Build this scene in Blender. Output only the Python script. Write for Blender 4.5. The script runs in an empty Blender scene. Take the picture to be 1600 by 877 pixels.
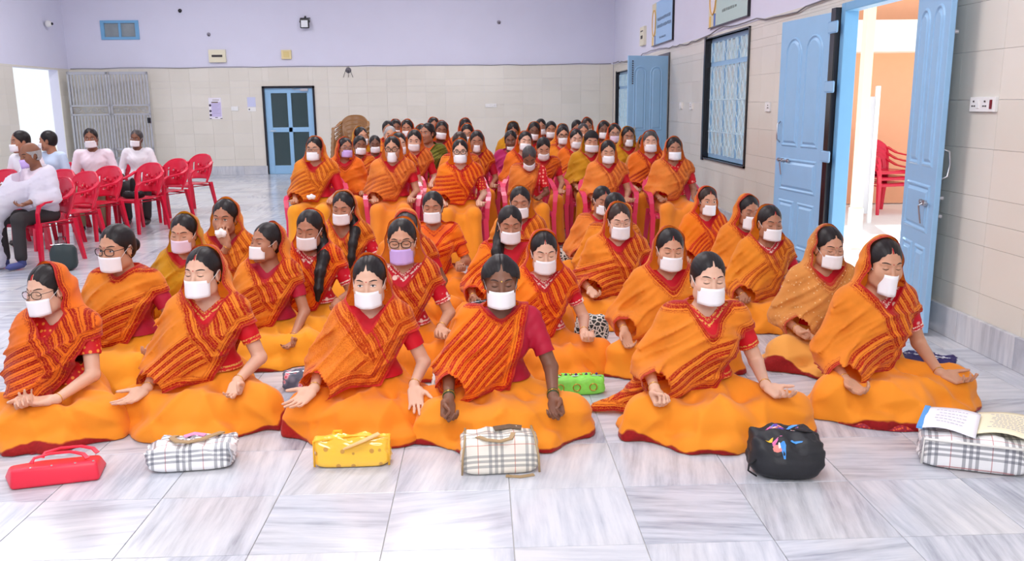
import bpy, bmesh, math, random
import numpy as np
from mathutils import Vector, Matrix, Euler
C = bpy.context.scene.collection
D = bpy.data
R = math.radians
# ------------------------------------------------------------------ camera
YAW, PIT, ROL, FPX, CAMH = 0.0337, 0.2026, -0.0106, 1340.2, 1.55
cam = D.cameras.new('camera'); camo = D.objects.new('camera', cam); C.objects.link(camo)
cy, sy, cp, sp = math.cos(YAW), math.sin(YAW), math.cos(PIT), math.sin(PIT)
fwd = Vector((sy*cp, cy*cp, -sp)); rgt = Vector((cy, -sy, 0)); upv = rgt.cross(fwd)
cr, sr = math.cos(ROL), math.sin(ROL)
rgt, upv = cr*rgt+sr*upv, -sr*rgt+cr*upv
mm = Matrix.Identity(4)
for i in range(3):
    mm[i][0] = rgt[i]; mm[i][1] = upv[i]; mm[i][2] = -fwd[i]
mm[2][3] = CAMH
camo.matrix_world = mm
cam.sensor_width = 36.0; cam.lens = FPX/1600*36.0; cam.clip_end = 200
bpy.context.scene.camera = camo
# ------------------------------------------------------------------ sky, lamps, exposure
w = D.worlds.new('sky'); bpy.context.scene.world = w; w.use_nodes = True
bg = w.node_tree.nodes['Background']; bg.inputs[0].default_value = (0.90, 0.95, 1.0, 1); bg.inputs[1].default_value = 1.0
sun = D.lights.new('sun', 'SUN'); sun.energy = 11.0; sun.angle = R(2); sun.color = (1, 0.96, 0.9)
so = D.objects.new('sun', sun); so.rotation_euler = (R(-32), R(8), 0); C.objects.link(so)
def area(name, loc, rot, sx, sy_, e, col=(1, 1, 1)):
    l = D.lights.new(name, 'AREA'); l.shape = 'RECTANGLE'; l.size = sx; l.size_y = sy_; l.energy = e; l.color = col
    o = D.objects.new(name, l); o.location = loc; o.rotation_euler = rot; C.objects.link(o); return o
for i, yy in enumerate((1.0, 6.0, 11.0, 16.5)):  # unseen area lights added under the ceiling to brighten the hall
    for xx in (-6.0, -0.8):
        area('ceiling_fill_light', (xx, yy, 4.9), (0, 0, 0), 2.2, 1.2, 100, (1.0, 0.98, 1.0))
# the photographer's flash bounced from the ceiling above and behind the camera
area('camera_flash', (-0.3, -1.4, 3.3), (R(62), 0, R(-3)), 2.6, 1.6, 130, (1, 0.985, 0.97))
vs = bpy.context.scene.view_settings
bpy.context.scene.display_settings.display_device = 'sRGB'
vs.view_transform = 'Standard'; vs.look = 'None'; vs.gamma = 1.0; vs.use_curve_mapping = False; vs.exposure = 0.15
# ------------------------------------------------------------------ material helpers
def L(r, g, b):
    f = lambda c: (c/255/12.92) if c/255 <= 0.04045 else ((c/255+0.055)/1.055)**2.4
    return (f(r), f(g), f(b), 1)
class NT:
    def __init__(s, name):
        s.m = D.materials.new(name); s.m.use_nodes = True; s.t = s.m.node_tree
        s.b = s.t.nodes['Principled BSDF']
    def n(s, typ, **kw):
        o = s.t.nodes.new(typ)
        for k, v in kw.items():
            if k.startswith('i_'):
                o.inputs[int(k[2:]) if k[2:].isdigit() else k[2:]].default_value = v
            else: setattr(o, k, v)
        return o
    def l(s, a, b): s.t.links.new(a, b)
    def math(s, op, a, b=None, c=None):
        o = s.n('ShaderNodeMath', operation=op)
        for i, v in enumerate((a, b, c)):
            if v is None: continue
            if isinstance(v, (int, float)): o.inputs[i].default_value = v
            else: s.l(v, o.inputs[i])
        return o.outputs[0]
    def mix(s, f, a, b):
        o = s.n('ShaderNodeMix', data_type='RGBA')
        for i, v in ((0, f), (6, a), (7, b)):
            if isinstance(v, (int, float)): o.inputs[i].default_value = v
            elif isinstance(v, tuple): o.inputs[i].default_value = v
            else: s.l(v, o.inputs[i])
        return o.outputs[2]
    def ramp(s, f, stops, interp='LINEAR'):
        o = s.n('ShaderNodeValToRGB'); o.color_ramp.interpolation = interp
        e = o.color_ramp.elements
        while len(e) < len(stops): e.new(0.5)
        for i, (p, c) in enumerate(stops): e[i].position = p; e[i].color = c
        s.l(f, o.inputs[0]); return o.outputs[0]
    def noise(s, vec, scale, detail=3, rough=0.5):
        o = s.n('ShaderNodeTexNoise'); o.inputs['Scale'].default_value = scale; o.inputs['Detail'].default_value = detail; o.inputs['Roughness'].default_value = rough
        if vec is not None: s.l(vec, o.inputs['Vector'])
        return o.outputs[0]
    def bump(s, h, st=0.3, dist=0.01):
        o = s.n('ShaderNodeBump'); o.inputs['Strength'].default_value = st; o.inputs['Distance'].default_value = dist
        s.l(h, o.inputs['Height']); s.l(o.outputs[0], s.b.inputs['Normal'])
    def col(s, c):
        if isinstance(c, tuple): s.b.inputs['Base Color'].default_value = c
        else: s.l(c, s.b.inputs['Base Color'])
    def set(s, rough=None, metal=None, spec=None, trans=None, sheen=None, sss=None, coat=None):
        for k, v in (('Roughness', rough), ('Metallic', metal), ('Specular IOR Level', spec), ('Transmission Weight', trans), ('Sheen Weight', sheen), ('Subsurface Weight', sss), ('Coat Weight', coat)):
            if v is not None: s.b.inputs[k].default_value = v
        return s
    def obj(s): return s.n('ShaderNodeTexCoord').outputs['Object']
    def gen(s): return s.n('ShaderNodeTexCoord').outputs['Generated']
    def attr(s, name):
        o = s.n('ShaderNodeAttribute'); o.attribute_name = name; return o
_mc = {}
def plain(name, c, rough=0.5, metal=0.0, noise=0.0, spec=None, scale=8, bump=0.0, trans=0):
    if name in _mc: return _mc[name]
    t = NT(name)
    if noise:
        f = t.noise(t.obj(), scale, 4)
        c2 = tuple(max(0, v*(1-noise)) for v in c[:3])+(1,)
        t.col(t.mix(f, c2, tuple(min(1, v*(1+noise*.6)) for v in c[:3])+(1,)))
        if bump: t.bump(t.noise(t.obj(), scale*6, 3), bump, 0.004)
    else: t.col(c)
    t.set(rough=rough, metal=metal, spec=spec, trans=trans)
    _mc[name] = t.m; return t.m
# ------------------------------------------------------------------ mesh helpers
def link(name, me, m=None, parent=None):
    o = D.objects.new(name, me); C.objects.link(o)
    if m is not None:
        if len(me.materials) == 0: me.materials.append(m)
        elif me.materials[0] != m:
            o.material_slots[0].link = 'OBJECT'; o.material_slots[0].material = m
    if parent is not None: o.parent = parent
    return o
def tag(o, label=None, cat=None, group=None, kind=None):
    if label: o['label'] = label
    if cat: o['category'] = cat
    if group: o['group'] = group
    if kind: o['kind'] = kind
    return o
def empty(name, loc, rz=0, label=None, cat=None, group=None):
    o = D.objects.new(name, None); C.objects.link(o); o.location = loc; o.rotation_euler = (0, 0, rz); o.empty_display_size = 0.1
    return tag(o, label, cat, group)
class MB:
    """collects shapes and links them as ONE mesh object"""
    def __init__(s): s.v = []; s.f = []; s.mi = []
    def add(s, v, f, mi=0):
        n = len(s.v); s.v += [tuple(p) for p in v]; s.f += [tuple(i+n for i in q) for q in f]; s.mi += [mi]*len(f); return s
    def box(s, x0, x1, y0, y1, z0, z1, M=None, mi=0):
        v = [Vector(p) for p in ((x0,y0,z0),(x1,y0,z0),(x1,y1,z0),(x0,y1,z0),(x0,y0,z1),(x1,y0,z1),(x1,y1,z1),(x0,y1,z1))]
        if M is not None: v = [M @ p for p in v]
        return s.add(v, [(0,3,2,1),(4,5,6,7),(0,1,5,4),(1,2,6,5),(2,3,7,6),(3,0,4,7)], mi)
    def tube(s, pts, r, n=8, closed=False, caps=True, flat=None, mi=0):
        pts = [Vector(p) for p in pts]; m = len(pts)
        rs = r if isinstance(r, (list, tuple)) else [r]*m
        prev = None; v = []; f = []
        for i, p in enumerate(pts):
            a = pts[(i-1) % m] if (closed or i > 0) else p
            b = pts[(i+1) % m] if (closed or i < m-1) else p
            t = (b-a)
            t = t.normalized() if t.length > 1e-9 else Vector((0,0,1))
            if prev is None:
                u = t.cross(Vector((0,0,1)))
                if u.length < 0.05: u = t.cross(Vector((0,1,0)))
                u.normalize()
            else:
                u = prev - t*prev.dot(t)
                if u.length < 1e-6: u = t.orthogonal()
                u.normalize()
            prev = u; w_ = t.cross(u)
            for k in range(n):
                a_ = 2*math.pi*k/n
                v.append(p + (u*math.cos(a_) + w_*math.sin(a_)*(flat or 1))*rs[i])
        for i in range(m if closed else m-1):
            for k in range(n):
                j = (i+1) % m
                f.append((i*n+k, i*n+(k+1) % n, j*n+(k+1) % n, j*n+k))
        if caps and not closed:
            f.append(tuple(range(n-1, -1, -1))); f.append(tuple((m-1)*n+k for k in range(n)))
        return s.add(v, f, mi)
    def lathe(s, prof, n=16, M=None, mi=0):
        v = []; f = []
        for (r, z) in prof:
            for k in range(n):
                a = 2*math.pi*k/n; p = Vector((r*math.cos(a), r*math.sin(a), z)); v.append(M @ p if M is not None else p)
        for i in range(len(prof)-1):
            for k in range(n): f.append((i*n+k, i*n+(k+1) % n, (i+1)*n+(k+1) % n, (i+1)*n+k))
        f.append(tuple(range(n-1, -1, -1))); f.append(tuple((len(prof)-1)*n+k for k in range(n)))
        return s.add(v, f, mi)
    def prism(s, poly, d0, d1, fn, mi=0):
        """poly (a,b) extruded from depth d0 to d1; fn(a,b,d) -> point"""
        n = len(poly); v = [fn(a, b, d0) for a, b in poly]+[fn(a, b, d1) for a, b in poly]
        f = [tuple(range(n)), tuple(range(2*n-1, n-1, -1))]+[(i, i+n, (i+1) % n+n, (i+1) % n) for i in range(n)]
        return s.add(v, f, mi)
    def grid(s, fn, nu, nv, thick=None, mi=0):
        P = [[Vector(fn(i/nu, j/nv)) for i in range(nu+1)] for j in range(nv+1)]
        v = [p for row in P for p in row]; W = nu+1
        f = [(j*W+i, j*W+i+1, (j+1)*W+i+1, (j+1)*W+i) for j in range(nv) for i in range(nu)]
        if thick:
            N = []
            for j in range(nv+1):
                for i in range(nu+1):
                    du = P[j][min(i+1, nu)]-P[j][max(i-1, 0)]; dv = P[min(j+1, nv)][i]-P[max(j-1, 0)][i]
                    nn = du.cross(dv); N.append(nn.normalized() if nn.length > 1e-12 else Vector((0,0,1)))
            o = len(v); v = v+[p-q*thick for p, q in zip(v, N)]
            f = f+[tuple(reversed([k+o for k in q])) for q in f]
            for i in range(nu): f.append((i+1, i, i+o, i+1+o)); a = nv*W+i; f.append((a, a+1, a+1+o, a+o))
            for j in range(nv): a = j*W; f.append((a, a+W, a+W+o, a+o)); b = j*W+nu; f.append((b+W, b, b+o, b+W+o))
        return s.add(v, f, mi)
    def mesh(s, name, smooth=False, mats=None):
        me = D.meshes.new(name); me.from_pydata([tuple(p) for p in s.v], [], s.f)
        if smooth: me.polygons.foreach_set('use_smooth', [True]*len(me.polygons))
        if mats:
            for m in mats: me.materials.append(m)
            me.polygons.foreach_set('material_index', s.mi)
        me.update(); return me
    def later(s, name, smooth=False): return Later(s.mesh, name, smooth)
    def build(s, name, m, parent=None, smooth=False, bevel=0.0, seg=1, angle=None):
        if isinstance(m, list): me = s.mesh(name, smooth, m); m = None
        else: me = s.mesh(name, smooth)
        bm = bmesh.new(); bm.from_mesh(me); bmesh.ops.recalc_face_normals(bm, faces=bm.faces)
        if bevel:
            ed = [e for e in bm.edges if e.is_manifold and e.calc_face_angle(0) > 0.6]
            bmesh.ops.bevel(bm, geom=ed, offset=bevel, segments=seg, affect='EDGES', profile=0.5)
        bm.to_mesh(me); bm.free()
        if smooth and (angle is not None): me.set_sharp_from_angle(angle=angle)
        return link(name, me, m, parent)
def copy_tree(o, parent=None, mats=None):
    c = o.copy(); C.objects.link(c)
    if parent is not None: c.parent = parent
    for ch in list(o.children): copy_tree(ch, c)
    return c
# ------------------------------------------------------------------ room dimensions
XW, YB, ZT, XL, ZC, YF = 3.10, 20.44, 2.44, -9.36, 5.0, -5.0
lilac = plain('lilac_paint', L(222, 222, 240), 0.8, noise=0.05, scale=1.5)
def marble(name, island):
    t = NT(name); g = t.n('ShaderNodeNewGeometry'); oi = t.n('ShaderNodeObjectInfo')
    rnd = g.outputs['Random Per Island'] if island else oi.outputs['Random']
    pos = g.outputs['Position']
    # whole tiles are quarried with the vein along or across, offset per tile
    half = t.math('GREATER_THAN', t.math('FRACT', t.math('MULTIPLY', rnd, 7.31)), 0.5)
    ang = t.math('ADD', t.math('MULTIPLY', half, 1.5708), t.math('MULTIPLY', t.math('SUBTRACT', t.math('FRACT', t.math('MULTIPLY', rnd, 3.7)), 0.5), 0.5))
    vr = t.n('ShaderNodeVectorRotate', rotation_type='Z_AXIS'); t.l(pos, vr.inputs['Vector']); t.l(ang, vr.inputs['Angle'])
    off = t.n('ShaderNodeCombineXYZ'); t.l(t.math('MULTIPLY', rnd, 41.0), off.inputs[0]); t.l(t.math('MULTIPLY', rnd, 93.0), off.inputs[1])
    va = t.n('ShaderNodeVectorMath', operation='ADD'); t.l(vr.outputs[0], va.inputs[0]); t.l(off.outputs[0], va.inputs[1])
    sc = t.n('ShaderNodeVectorMath', operation='MULTIPLY'); t.l(va.outputs[0], sc.inputs[0]); sc.inputs[1].default_value = (1.1, 11.0, 1.0)
    n1 = t.noise(sc.outputs[0], 1.6, 7, 0.62)
    n2 = t.noise(sc.outputs[0], 4.5, 5, 0.6)
    n3 = t.noise(va.outputs[0], 2.2, 4, 0.6)
    v = t.math('ADD', t.math('MULTIPLY', n1, 0.62), t.math('ADD', t.math('MULTIPLY', n2, 0.2), t.math('MULTIPLY', n3, 0.18)))
    v = t.math('ADD', v, t.math('MULTIPLY', t.math('SUBTRACT', t.math('FRACT', t.math('MULTIPLY', rnd, 13.7)), 0.5), 0.13))
    c = t.ramp(v, [(0.30, L(130, 134, 146)), (0.40, L(170, 174, 185)), (0.50, L(194, 198, 207)), (0.62, L(212, 214, 220)), (1.0, L(224, 225, 228))])
    warm = t.ramp(t.noise(va.outputs[0], 1.3, 3), [(0.45, (0, 0, 0, 1)), (0.75, (1, 1, 1, 1))])
    c = t.mix(t.math('MULTIPLY', warm, 0.35), c, L(214, 206, 194))
    t.col(c); t.set(rough=0.16, spec=0.5)
    rr = t.math('ADD', 0.13, t.math('MULTIPLY', n3, 0.12)); t.l(rr, t.b.inputs['Roughness'])
    return t.m
M_mar = marble('marble_tile', False); M_mar_i = marble('marble_tiles_far', True)
def wtile(name, island):
    t = NT(name); g = t.n('ShaderNodeNewGeometry'); oi = t.n('ShaderNodeObjectInfo')
    rnd = g.outputs['Random Per Island'] if island else oi.outputs['Random']
    n = t.noise(g.outputs['Position'], 1.7, 3)
    f = t.math('ADD', t.math('MULTIPLY', rnd, 0.4), t.math('MULTIPLY', n, 0.6))
    t.col(t.ramp(f, [(0.2, L(222, 217, 205)), (0.8, L(230, 225, 214))])); t.set(rough=0.22, spec=0.45)
    return t.m
M_wt = wtile('cream_wall_tile', False); M_wti = wtile('cream_wall_tiles', True)
M_grout = plain('grout', L(190, 188, 184), 0.9); M_grw = plain('wall_grout', L(196, 190, 180), 0.9)
M_blue = plain('pale_blue_paint', L(150, 195, 232), 0.35, noise=0.06, scale=6)
M_blue2 = plain('blue_frame_paint', L(120, 178, 220), 0.35, noise=0.06)
M_dark = plain('black_granite', L(28, 26, 32), 0.2, noise=0.2)
M_white = plain('white_plastic', L(240, 240, 238), 0.3)
M_steel = plain('steel', L(190, 192, 196), 0.3, metal=0.9)
def struct(o): o['kind'] = 'structure'; return o
# ---- floor: tile grid 0.47 m, laid in line with the room
TS, TX, TY = 0.47, 0.092, 2.806
fl = MB(); fl.box(XL-0.3, XW+0.3, YF, YB+0.3, -0.12, -0.006); FLOOR = struct(fl.build('floor', M_grout))
tm = MB(); g_ = 0.0016
tm.box(g_, TS-g_, g_, TS-g_, -0.02, 0.0)
tile_me = tm.build('marble_tile', M_mar, FLOOR, bevel=0.0012).data
proto = [o for o in FLOOR.children][0]
cells = []
for j in range(-1, 40):
    for i in range(-21, 7):
        x0, y0 = TX+i*TS, TY+j*TS
        if x0 > XW or x0+TS < XL or y0+TS < 2.2 or y0 > YB: continue
        cells.append((i, j, x0, y0))
# clip to the frame so the 300 nearest are ones the camera can see
def seen(x0, y0):
    c = mm.inverted() @ Vector((x0+TS/2, y0+TS/2, 0)); 
    if c.z > -0.1: return False
    return abs(c.x/-c.z*FPX) < 860 and abs(c.y/-c.z*FPX) < 520
near = sorted([c for c in cells if seen(c[2], c[3])], key=lambda c: c[3])[:299]
ns = set((c[0], c[1]) for c in near); first = True
for (i, j, x0, y0) in near:
    x1 = min(x0+TS, XW)
    if first: o = proto; first = False
    else: o = proto.copy(); C.objects.link(o)
    o.location = (x0, y0, 0); o.name = 'marble_tile'
    if x0+TS > XW: o.scale.x = max(0.1, (XW-x0)/TS)
rest = MB()
for j in range(-17, 40):
    for i in range(-21, 7):
        x0, y0 = TX+i*TS, TY+j*TS
        if (i, j) in ns or x0 > XW-0.02: continue
        xa, xb = max(x0+g_, XL), min(x0+TS-g_, XW); ya, yb = y0+g_, min(y0+TS-g_, YB)
        if xb-xa < 0.02 or yb-ya < 0.02: continue
        rest.box(xa, xb, ya, yb, -0.02, 0.0)
o = rest.build('marble_tiles_beyond', M_mar_i, FLOOR); o['kind'] = 'stuff'
# ---- wall shells; boxes around openings
def wall_cells(u0, u1, z0, z1, holes):
    us = sorted(set([u0, u1]+[v for h in holes for v in (h[0], h[1]) if u0 < v < u1])); zs = sorted(set([z0, z1]+[v for h in holes for v in (h[2], h[3]) if z0 < v < z1]))
    out = []
    for a, b in zip(us, us[1:]):
        for c, d in zip(zs, zs[1:]):
            m_ = ((a+b)/2, (c+d)/2)
            if any(h[0] < m_[0] < h[1] and h[2] < m_[1] < h[3] for h in holes): continue
            out.append((a, b, c, d))
    return out
HR = [(6.10, 7.50, 0, 2.36), (10.1, 12.05, 0.80, 2.39), (14.35, 15.25, 0, 2.36), (18.1, 19.95, 0.05, 2.23)]
HB = [(-5.01, -3.85, 0, 1.99), (-8.55, -7.70, 3.08, 3.50)]
HL = [(18.05, 19.95, 0, 2.40)]
b = MB()
for a, c, d, e in wall_cells(YF, YB+0.2, 0, ZC, HR): b.box(XW+0.02, XW+0.12, a, c, d, e)
WR = struct(b.build('wall_right', lilac))
b = MB()
for a, c, d, e in wall_cells(XL-0.2, XW+0.2, 0, ZC, HB): b.box(a, c, YB+0.02, YB+0.22, d, e)
WB = struct(b.build('wall_back', lilac))
b = MB()
for a, c, d, e in wall_cells(YF, YB+0.2, 0, ZC, HL): b.box(XL-0.22, XL-0.02, a, c, d, e)
WL = struct(b.build('wall_left', lilac))
b = MB(); b.box(XL-0.2, XW+0.2, YF-0.2, YF, 0, ZC); struct(b.build('wall_front', lilac))
b = MB(); b.box(XL-0.2, XW+0.2, YF-0.2, YB+0.2, ZC, ZC+0.15); struct(b.build('ceiling', plain('white_ceiling_paint', L(240, 240, 244), 0.9)))
# cream tiles: 0.45 x 0.305, each its own piece
TWD, THT, GG = 0.45, 0.2975, 0.0009
def tile_wall(parent, u0, u1, holes, fn, ustart, name='wall_tile', zlo=0.06, sort_near=None, limit=299):
    recs = []
    u = ustart
    while u < u1:
        z = zlo
        while z < ZT-0.01:
            a, b_, c, d = max(u, u0), min(u+TWD, u1), z, min(z+THT, ZT)
            for (p, q, r_, s_) in wall_cells(a, b_, c, d, holes) if b_-a > 0.01 else []:
                if q-p > 0.015 and s_-r_ > 0.015: recs.append((p, q, r_, s_))
            z += THT
        u += TWD
    if sort_near: recs.sort(key=sort_near)
    cache = {}
    for (p, q, r_, s_) in recs[:limit]:
        key = (round(q-p, 3), round(s_-r_, 3))
        if key not in cache:
            m_ = MB(); pts = [fn(uu, dd, zz) for uu in (GG, q-p-GG) for dd in (0, 1) for zz in (GG, s_-r_-GG)]
            xs = [k[0] for k in pts]; ys = [k[1] for k in pts]; zs_ = [k[2] for k in pts]
            m_.box(min(xs), max(xs), min(ys), max(ys), min(zs_), max(zs_))
            ob = m_.build(name, M_wt, parent); cache[key] = ob.data
        else: ob = link(name, cache[key], None, parent)
        o0 = fn(p, 0, r_); base = fn(0, 0, 0)
        ob.location = (o0[0]-base[0], o0[1]-base[1], o0[2]-base[2])
    if len(recs) > limit:
        m_ = MB()
        for (p, q, r_, s_) in recs[limit:]:
            A = fn(p+GG, 0, r_+GG); B = fn(q-GG, 1, s_-GG)
            m_.box(min(A[0], B[0]), max(A[0], B[0]), min(A[1], B[1]), max(A[1], B[1]), A[2], B[2])
        ob = m_.build('wall_tiles_beyond', M_wti, parent); ob['kind'] = 'stuff'
# local function: absolute mapping (u, depth 0/1, z)
tile_wall(WB, XL, XW, HB, lambda u, d, z: (u, YB+0.02-0.014*d, z), XL)
tile_wall(WR, 3.6, YB, HR, lambda u, d, z: (XW+0.02-0.012*d, u, z), 3.6-0.25)
tile_wall(WL, 15.0, YB, HL, lambda u, d, z: (XL-0.02+0.014*d, u, z), 15.0)
b = MB(); b.box(XW+0.006, XW+0.0199, YF, 3.6, 0.06, ZT); o = b.build('wall_tiles_behind_camera', M_wti, WR); o['kind'] = 'stuff'
# skirting slabs of marble, proud of the tiles
def skirt(side, segs, fn):
    root = None; M_sk = M_mar_i
    first = None
    for k, (a, c) in enumerate(segs):
        m_ = MB(); A = fn(a+0.0015, 0, 0.0); B = fn(c-0.0015, 1, 0.2)
        m_.box(min(A[0], B[0]), max(A[0], B[0]), min(A[1], B[1]), max(A[1], B[1]), 0.0, 0.2)
        if first is None:
            ob = struct(m_.build('baseboard_'+side, M_mar, bevel=0.003)); first = ob
        else: m_.build('skirting_slab', M_mar, first, bevel=0.003)
def segs(a, b_, holes, st):
    out = []; u = a
    hs = sorted([h for h in holes if h[2] < 0.06])
    cur = a
    for h in hs+[(b_, b_, 0, 0)]:
        while cur < h[0]-0.01:
            nx = min(cur+st, h[0]); out.append((cur, nx)); cur = nx
        cur = max(cur, h[1])
    return out
skirt('back', segs(XL, XW, HB, 0.95), lambda u, d, z: (u, YB+0.004-0.03*d, z))
skirt('right', segs(1.6, YB, HR, 0.62), lambda u, d, z: (XW+0.004-0.03*d, u, z))
skirt('left', segs(12.0, YB, HL, 0.95), lambda u, d, z: (XL-0.004+0.03*d, u, z))
# the cable that sags along the top of the tiles
rnd = random.Random(4)
def cable(pts, r=0.008):
    return pts
pts = []; x = XL+0.05
while x < XW-0.02: pts.append((x, YB-0.012, ZT+0.01+rnd.uniform(-0.012, 0.012))); x += rnd.uniform(0.3, 0.6)
m_ = MB(); m_.tube(pts, 0.007, 5); c1 = m_.build('wall_cable', plain('grey_cable', L(120, 118, 124), 0.6), smooth=True)
tag(c1, 'thin grey cable running along the top of the tiles on the back wall', 'cable')
pts = []; y = YB-0.05
while y > 6.9: pts.append((XW-0.012, y, ZT+0.0+rnd.uniform(-0.018, 0.02)+ (0.03*math.sin(y*1.3)))); y -= rnd.uniform(0.2, 0.45)
m_ = MB(); m_.tube(pts, 0.008, 5)
c2 = m_.build('wall_cable', plain('grey_cable', L(120, 118, 124), 0.6), smooth=True); tag(c2, 'sagging cable along the right wall above the window and doors', 'cable')
# ------------------------------------------------------------------ figure sculpting: distance fields -> one continuous mesh
import openvdb as vdb
f32 = np.float32
def V3(*a): return np.array(a, dtype=float)
def nrm(v): return v/(np.linalg.norm(v)+1e-12)
def rotm(yaw=0, pitch=0, roll=0):
    """yaw about z (+ turns the face to +x), pitch (+ bows), roll (+ leans towards +x)"""
    cy_, sy_ = math.cos(yaw), math.sin(yaw); Rz = np.array([[cy_, -sy_, 0], [sy_, cy_, 0], [0, 0, 1]])
    c, s = math.cos(pitch), math.sin(pitch); Rx = np.array([[1, 0, 0], [0, c, -s], [0, s, c]])
    c, s = math.cos(roll), math.sin(roll); Ry = np.array([[c, 0, s], [0, 1, 0], [-s, 0, c]])
    return Rz @ Rx @ Ry
def d_rc(P, a, b, ra, rb):
    ba = b-a; L2 = float(ba@ba)+1e-12
    x, y, z = P[0]-a[0], P[1]-a[1], P[2]-a[2]
    t = np.clip((x*ba[0]+y*ba[1]+z*ba[2])/L2, 0, 1)
    return np.sqrt((x-t*ba[0])**2+(y-t*ba[1])**2+(z-t*ba[2])**2)-(ra+(rb-ra)*t)
def d_el(P, c, r):
    x, y, z = P[0]-c[0], P[1]-c[1], P[2]-c[2]
    k0 = np.sqrt((x/r[0])**2+(y/r[1])**2+(z/r[2])**2); k1 = np.sqrt((x/r[0]**2)**2+(y/r[1]**2)**2+(z/r[2]**2)**2)+1e-9
    return k0*(k0-1)/k1
def smin(a, b, k):
    h = np.maximum(k-np.abs(a-b), 0)/k
    return np.minimum(a, b)-h*h*k*0.25
def smax(a, b, k): return -smin(-a, -b, k)
class Prim:
    """rc: (a,b,ra,rb); el: (c,r). T = (Rm, origin) local frame. sub = carve away"""
    def __init__(s, kind, args, k=0.02, T=None, sub=False): s.kind, s.args, s.k, s.T, s.sub = kind, args, k, T, sub
    def bbox(s):
        if s.kind == 'rc':
            a, b, ra, rb = s.args; lo = np.minimum(a-ra, b-rb); hi = np.maximum(a+ra, b+rb)
        else:
            c, r = s.args; lo, hi = c-r, c+r
        if s.T is not None:
            Rm, o = s.T; cs = np.array([[ (lo, hi)[i][0], (lo, hi)[j][1], (lo, hi)[k][2]] for i in (0, 1) for j in (0, 1) for k in (0, 1)])
            cs = cs @ Rm.T + o; lo, hi = cs.min(0), cs.max(0)
        return lo, hi
    def d(s, P):
        if s.T is not None:
            Rm, o = s.T; x, y, z = P[0]-o[0], P[1]-o[1], P[2]-o[2]
            P = [Rm[0, i]*x+Rm[1, i]*y+Rm[2, i]*z for i in range(3)]
        return d_rc(P, *s.args) if s.kind == 'rc' else d_el(P, *s.args)
def axis(segs_):
    """segs_: [(start, end, step)...] contiguous"""
    out = [segs_[0][0]]
    for a, b, st in segs_:
        n = max(1, int(round((b-a)/st))); out += list(a+(b-a)*np.arange(1, n+1)/n)
    return np.array(out)
def extract(prims, axs, post=None, adapt=0.0):
    X, Y, Z = axs; F = np.full((len(X), len(Y), len(Z)), 0.3, dtype=f32)
    for p in prims:
        lo, hi = p.bbox(); m = p.k+0.02
        sl = [slice(max(0, int(np.searchsorted(ax, lo[i]-m))-1), int(np.searchsorted(ax, hi[i]+m))+1) for i, ax in enumerate(axs)]
        if any(s.stop-s.start < 2 for s in sl): continue
        P = [X[sl[0]][:, None, None].astype(f32), Y[sl[1]][None, :, None].astype(f32), Z[sl[2]][None, None, :].astype(f32)]
        d = p.d(P).astype(f32); sub = F[sl[0], sl[1], sl[2]]
        F[sl[0], sl[1], sl[2]] = smax(sub, -d, p.k) if p.sub else smin(sub, d, p.k)
    if post is not None: F = post(F, X[:, None, None], Y[None, :, None], Z[None, None, :]).astype(f32)
    F = np.clip(F, -0.03, 0.03)
    g = vdb.FloatGrid(0.03); g.copyFromArray(np.ascontiguousarray(F))
    if adapt: pts, tri, quad = g.convertToPolygons(isovalue=0.0, adaptivity=adapt)
    else: pts, quad = g.convertToQuads(isovalue=0.0); tri = np.zeros((0, 3), int)
    P = np.stack([np.interp(pts[:, i], np.arange(len(axs[i])), axs[i]) for i in range(3)], 1)
    return P, np.asarray(tri, int), np.asarray(quad, int)
def clip_mesh(P, quad, g):
    """keep the side where g(P) > 0; pull the verts of straddling faces onto the zero line"""
    gv = g(P); keep = (gv[quad] > 0).any(1); quad = quad[keep]
    acc = np.zeros_like(P); wt = np.zeros(len(P))
    for i in range(4):
        for j in range(4):
            if i == j: continue
            a, b = quad[:, i], quad[:, j]; m = (gv[a] <= 0) & (gv[b] > 0); a, b = a[m], b[m]
            t = gv[a]/(gv[a]-gv[b]); wgt = 1.0 if (i-j) % 2 else 0.05
            np.add.at(acc, a, (P[a]+(P[b]-P[a])*t[:, None])*wgt); np.add.at(wt, a, wgt)
    m = wt > 0; P = P.copy(); P[m] = acc[m]/wt[m][:, None]
    used = np.unique(quad); mp = -np.ones(len(P), int); mp[used] = np.arange(len(used))
    return P[used], mp[quad]
def np_mesh(name, P, quad, tri=None, attrs=None, smooth=True, flip=True):
    me = D.meshes.new(name); quad = np.asarray(quad)
    if flip: quad = quad[:, ::-1]
    nq = len(quad); nt = 0 if tri is None else len(tri)
    me.vertices.add(len(P)); me.vertices.foreach_set('co', np.ascontiguousarray(P, dtype=f32).ravel())
    loops = quad.ravel()
    if nt: loops = np.concatenate([loops, (tri[:, ::-1] if flip else tri).ravel()])
    me.loops.add(len(loops)); me.loops.foreach_set('vertex_index', loops.astype(np.int32))
    me.polygons.add(nq+nt)
    st = np.concatenate([np.arange(nq)*4, nq*4+np.arange(nt)*3]); me.polygons.foreach_set('loop_start', st.astype(np.int32))
    if smooth: me.polygons.foreach_set('use_smooth', np.ones(nq+nt, bool))
    me.update(calc_edges=True); me.validate()
    for k, v in (attrs or {}).items():
        a = me.attributes.new(k, 'FLOAT', 'POINT')
        if len(a.data) == len(v): a.data.foreach_set('value', np.ascontiguousarray(v, dtype=f32))
    return me
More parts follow.
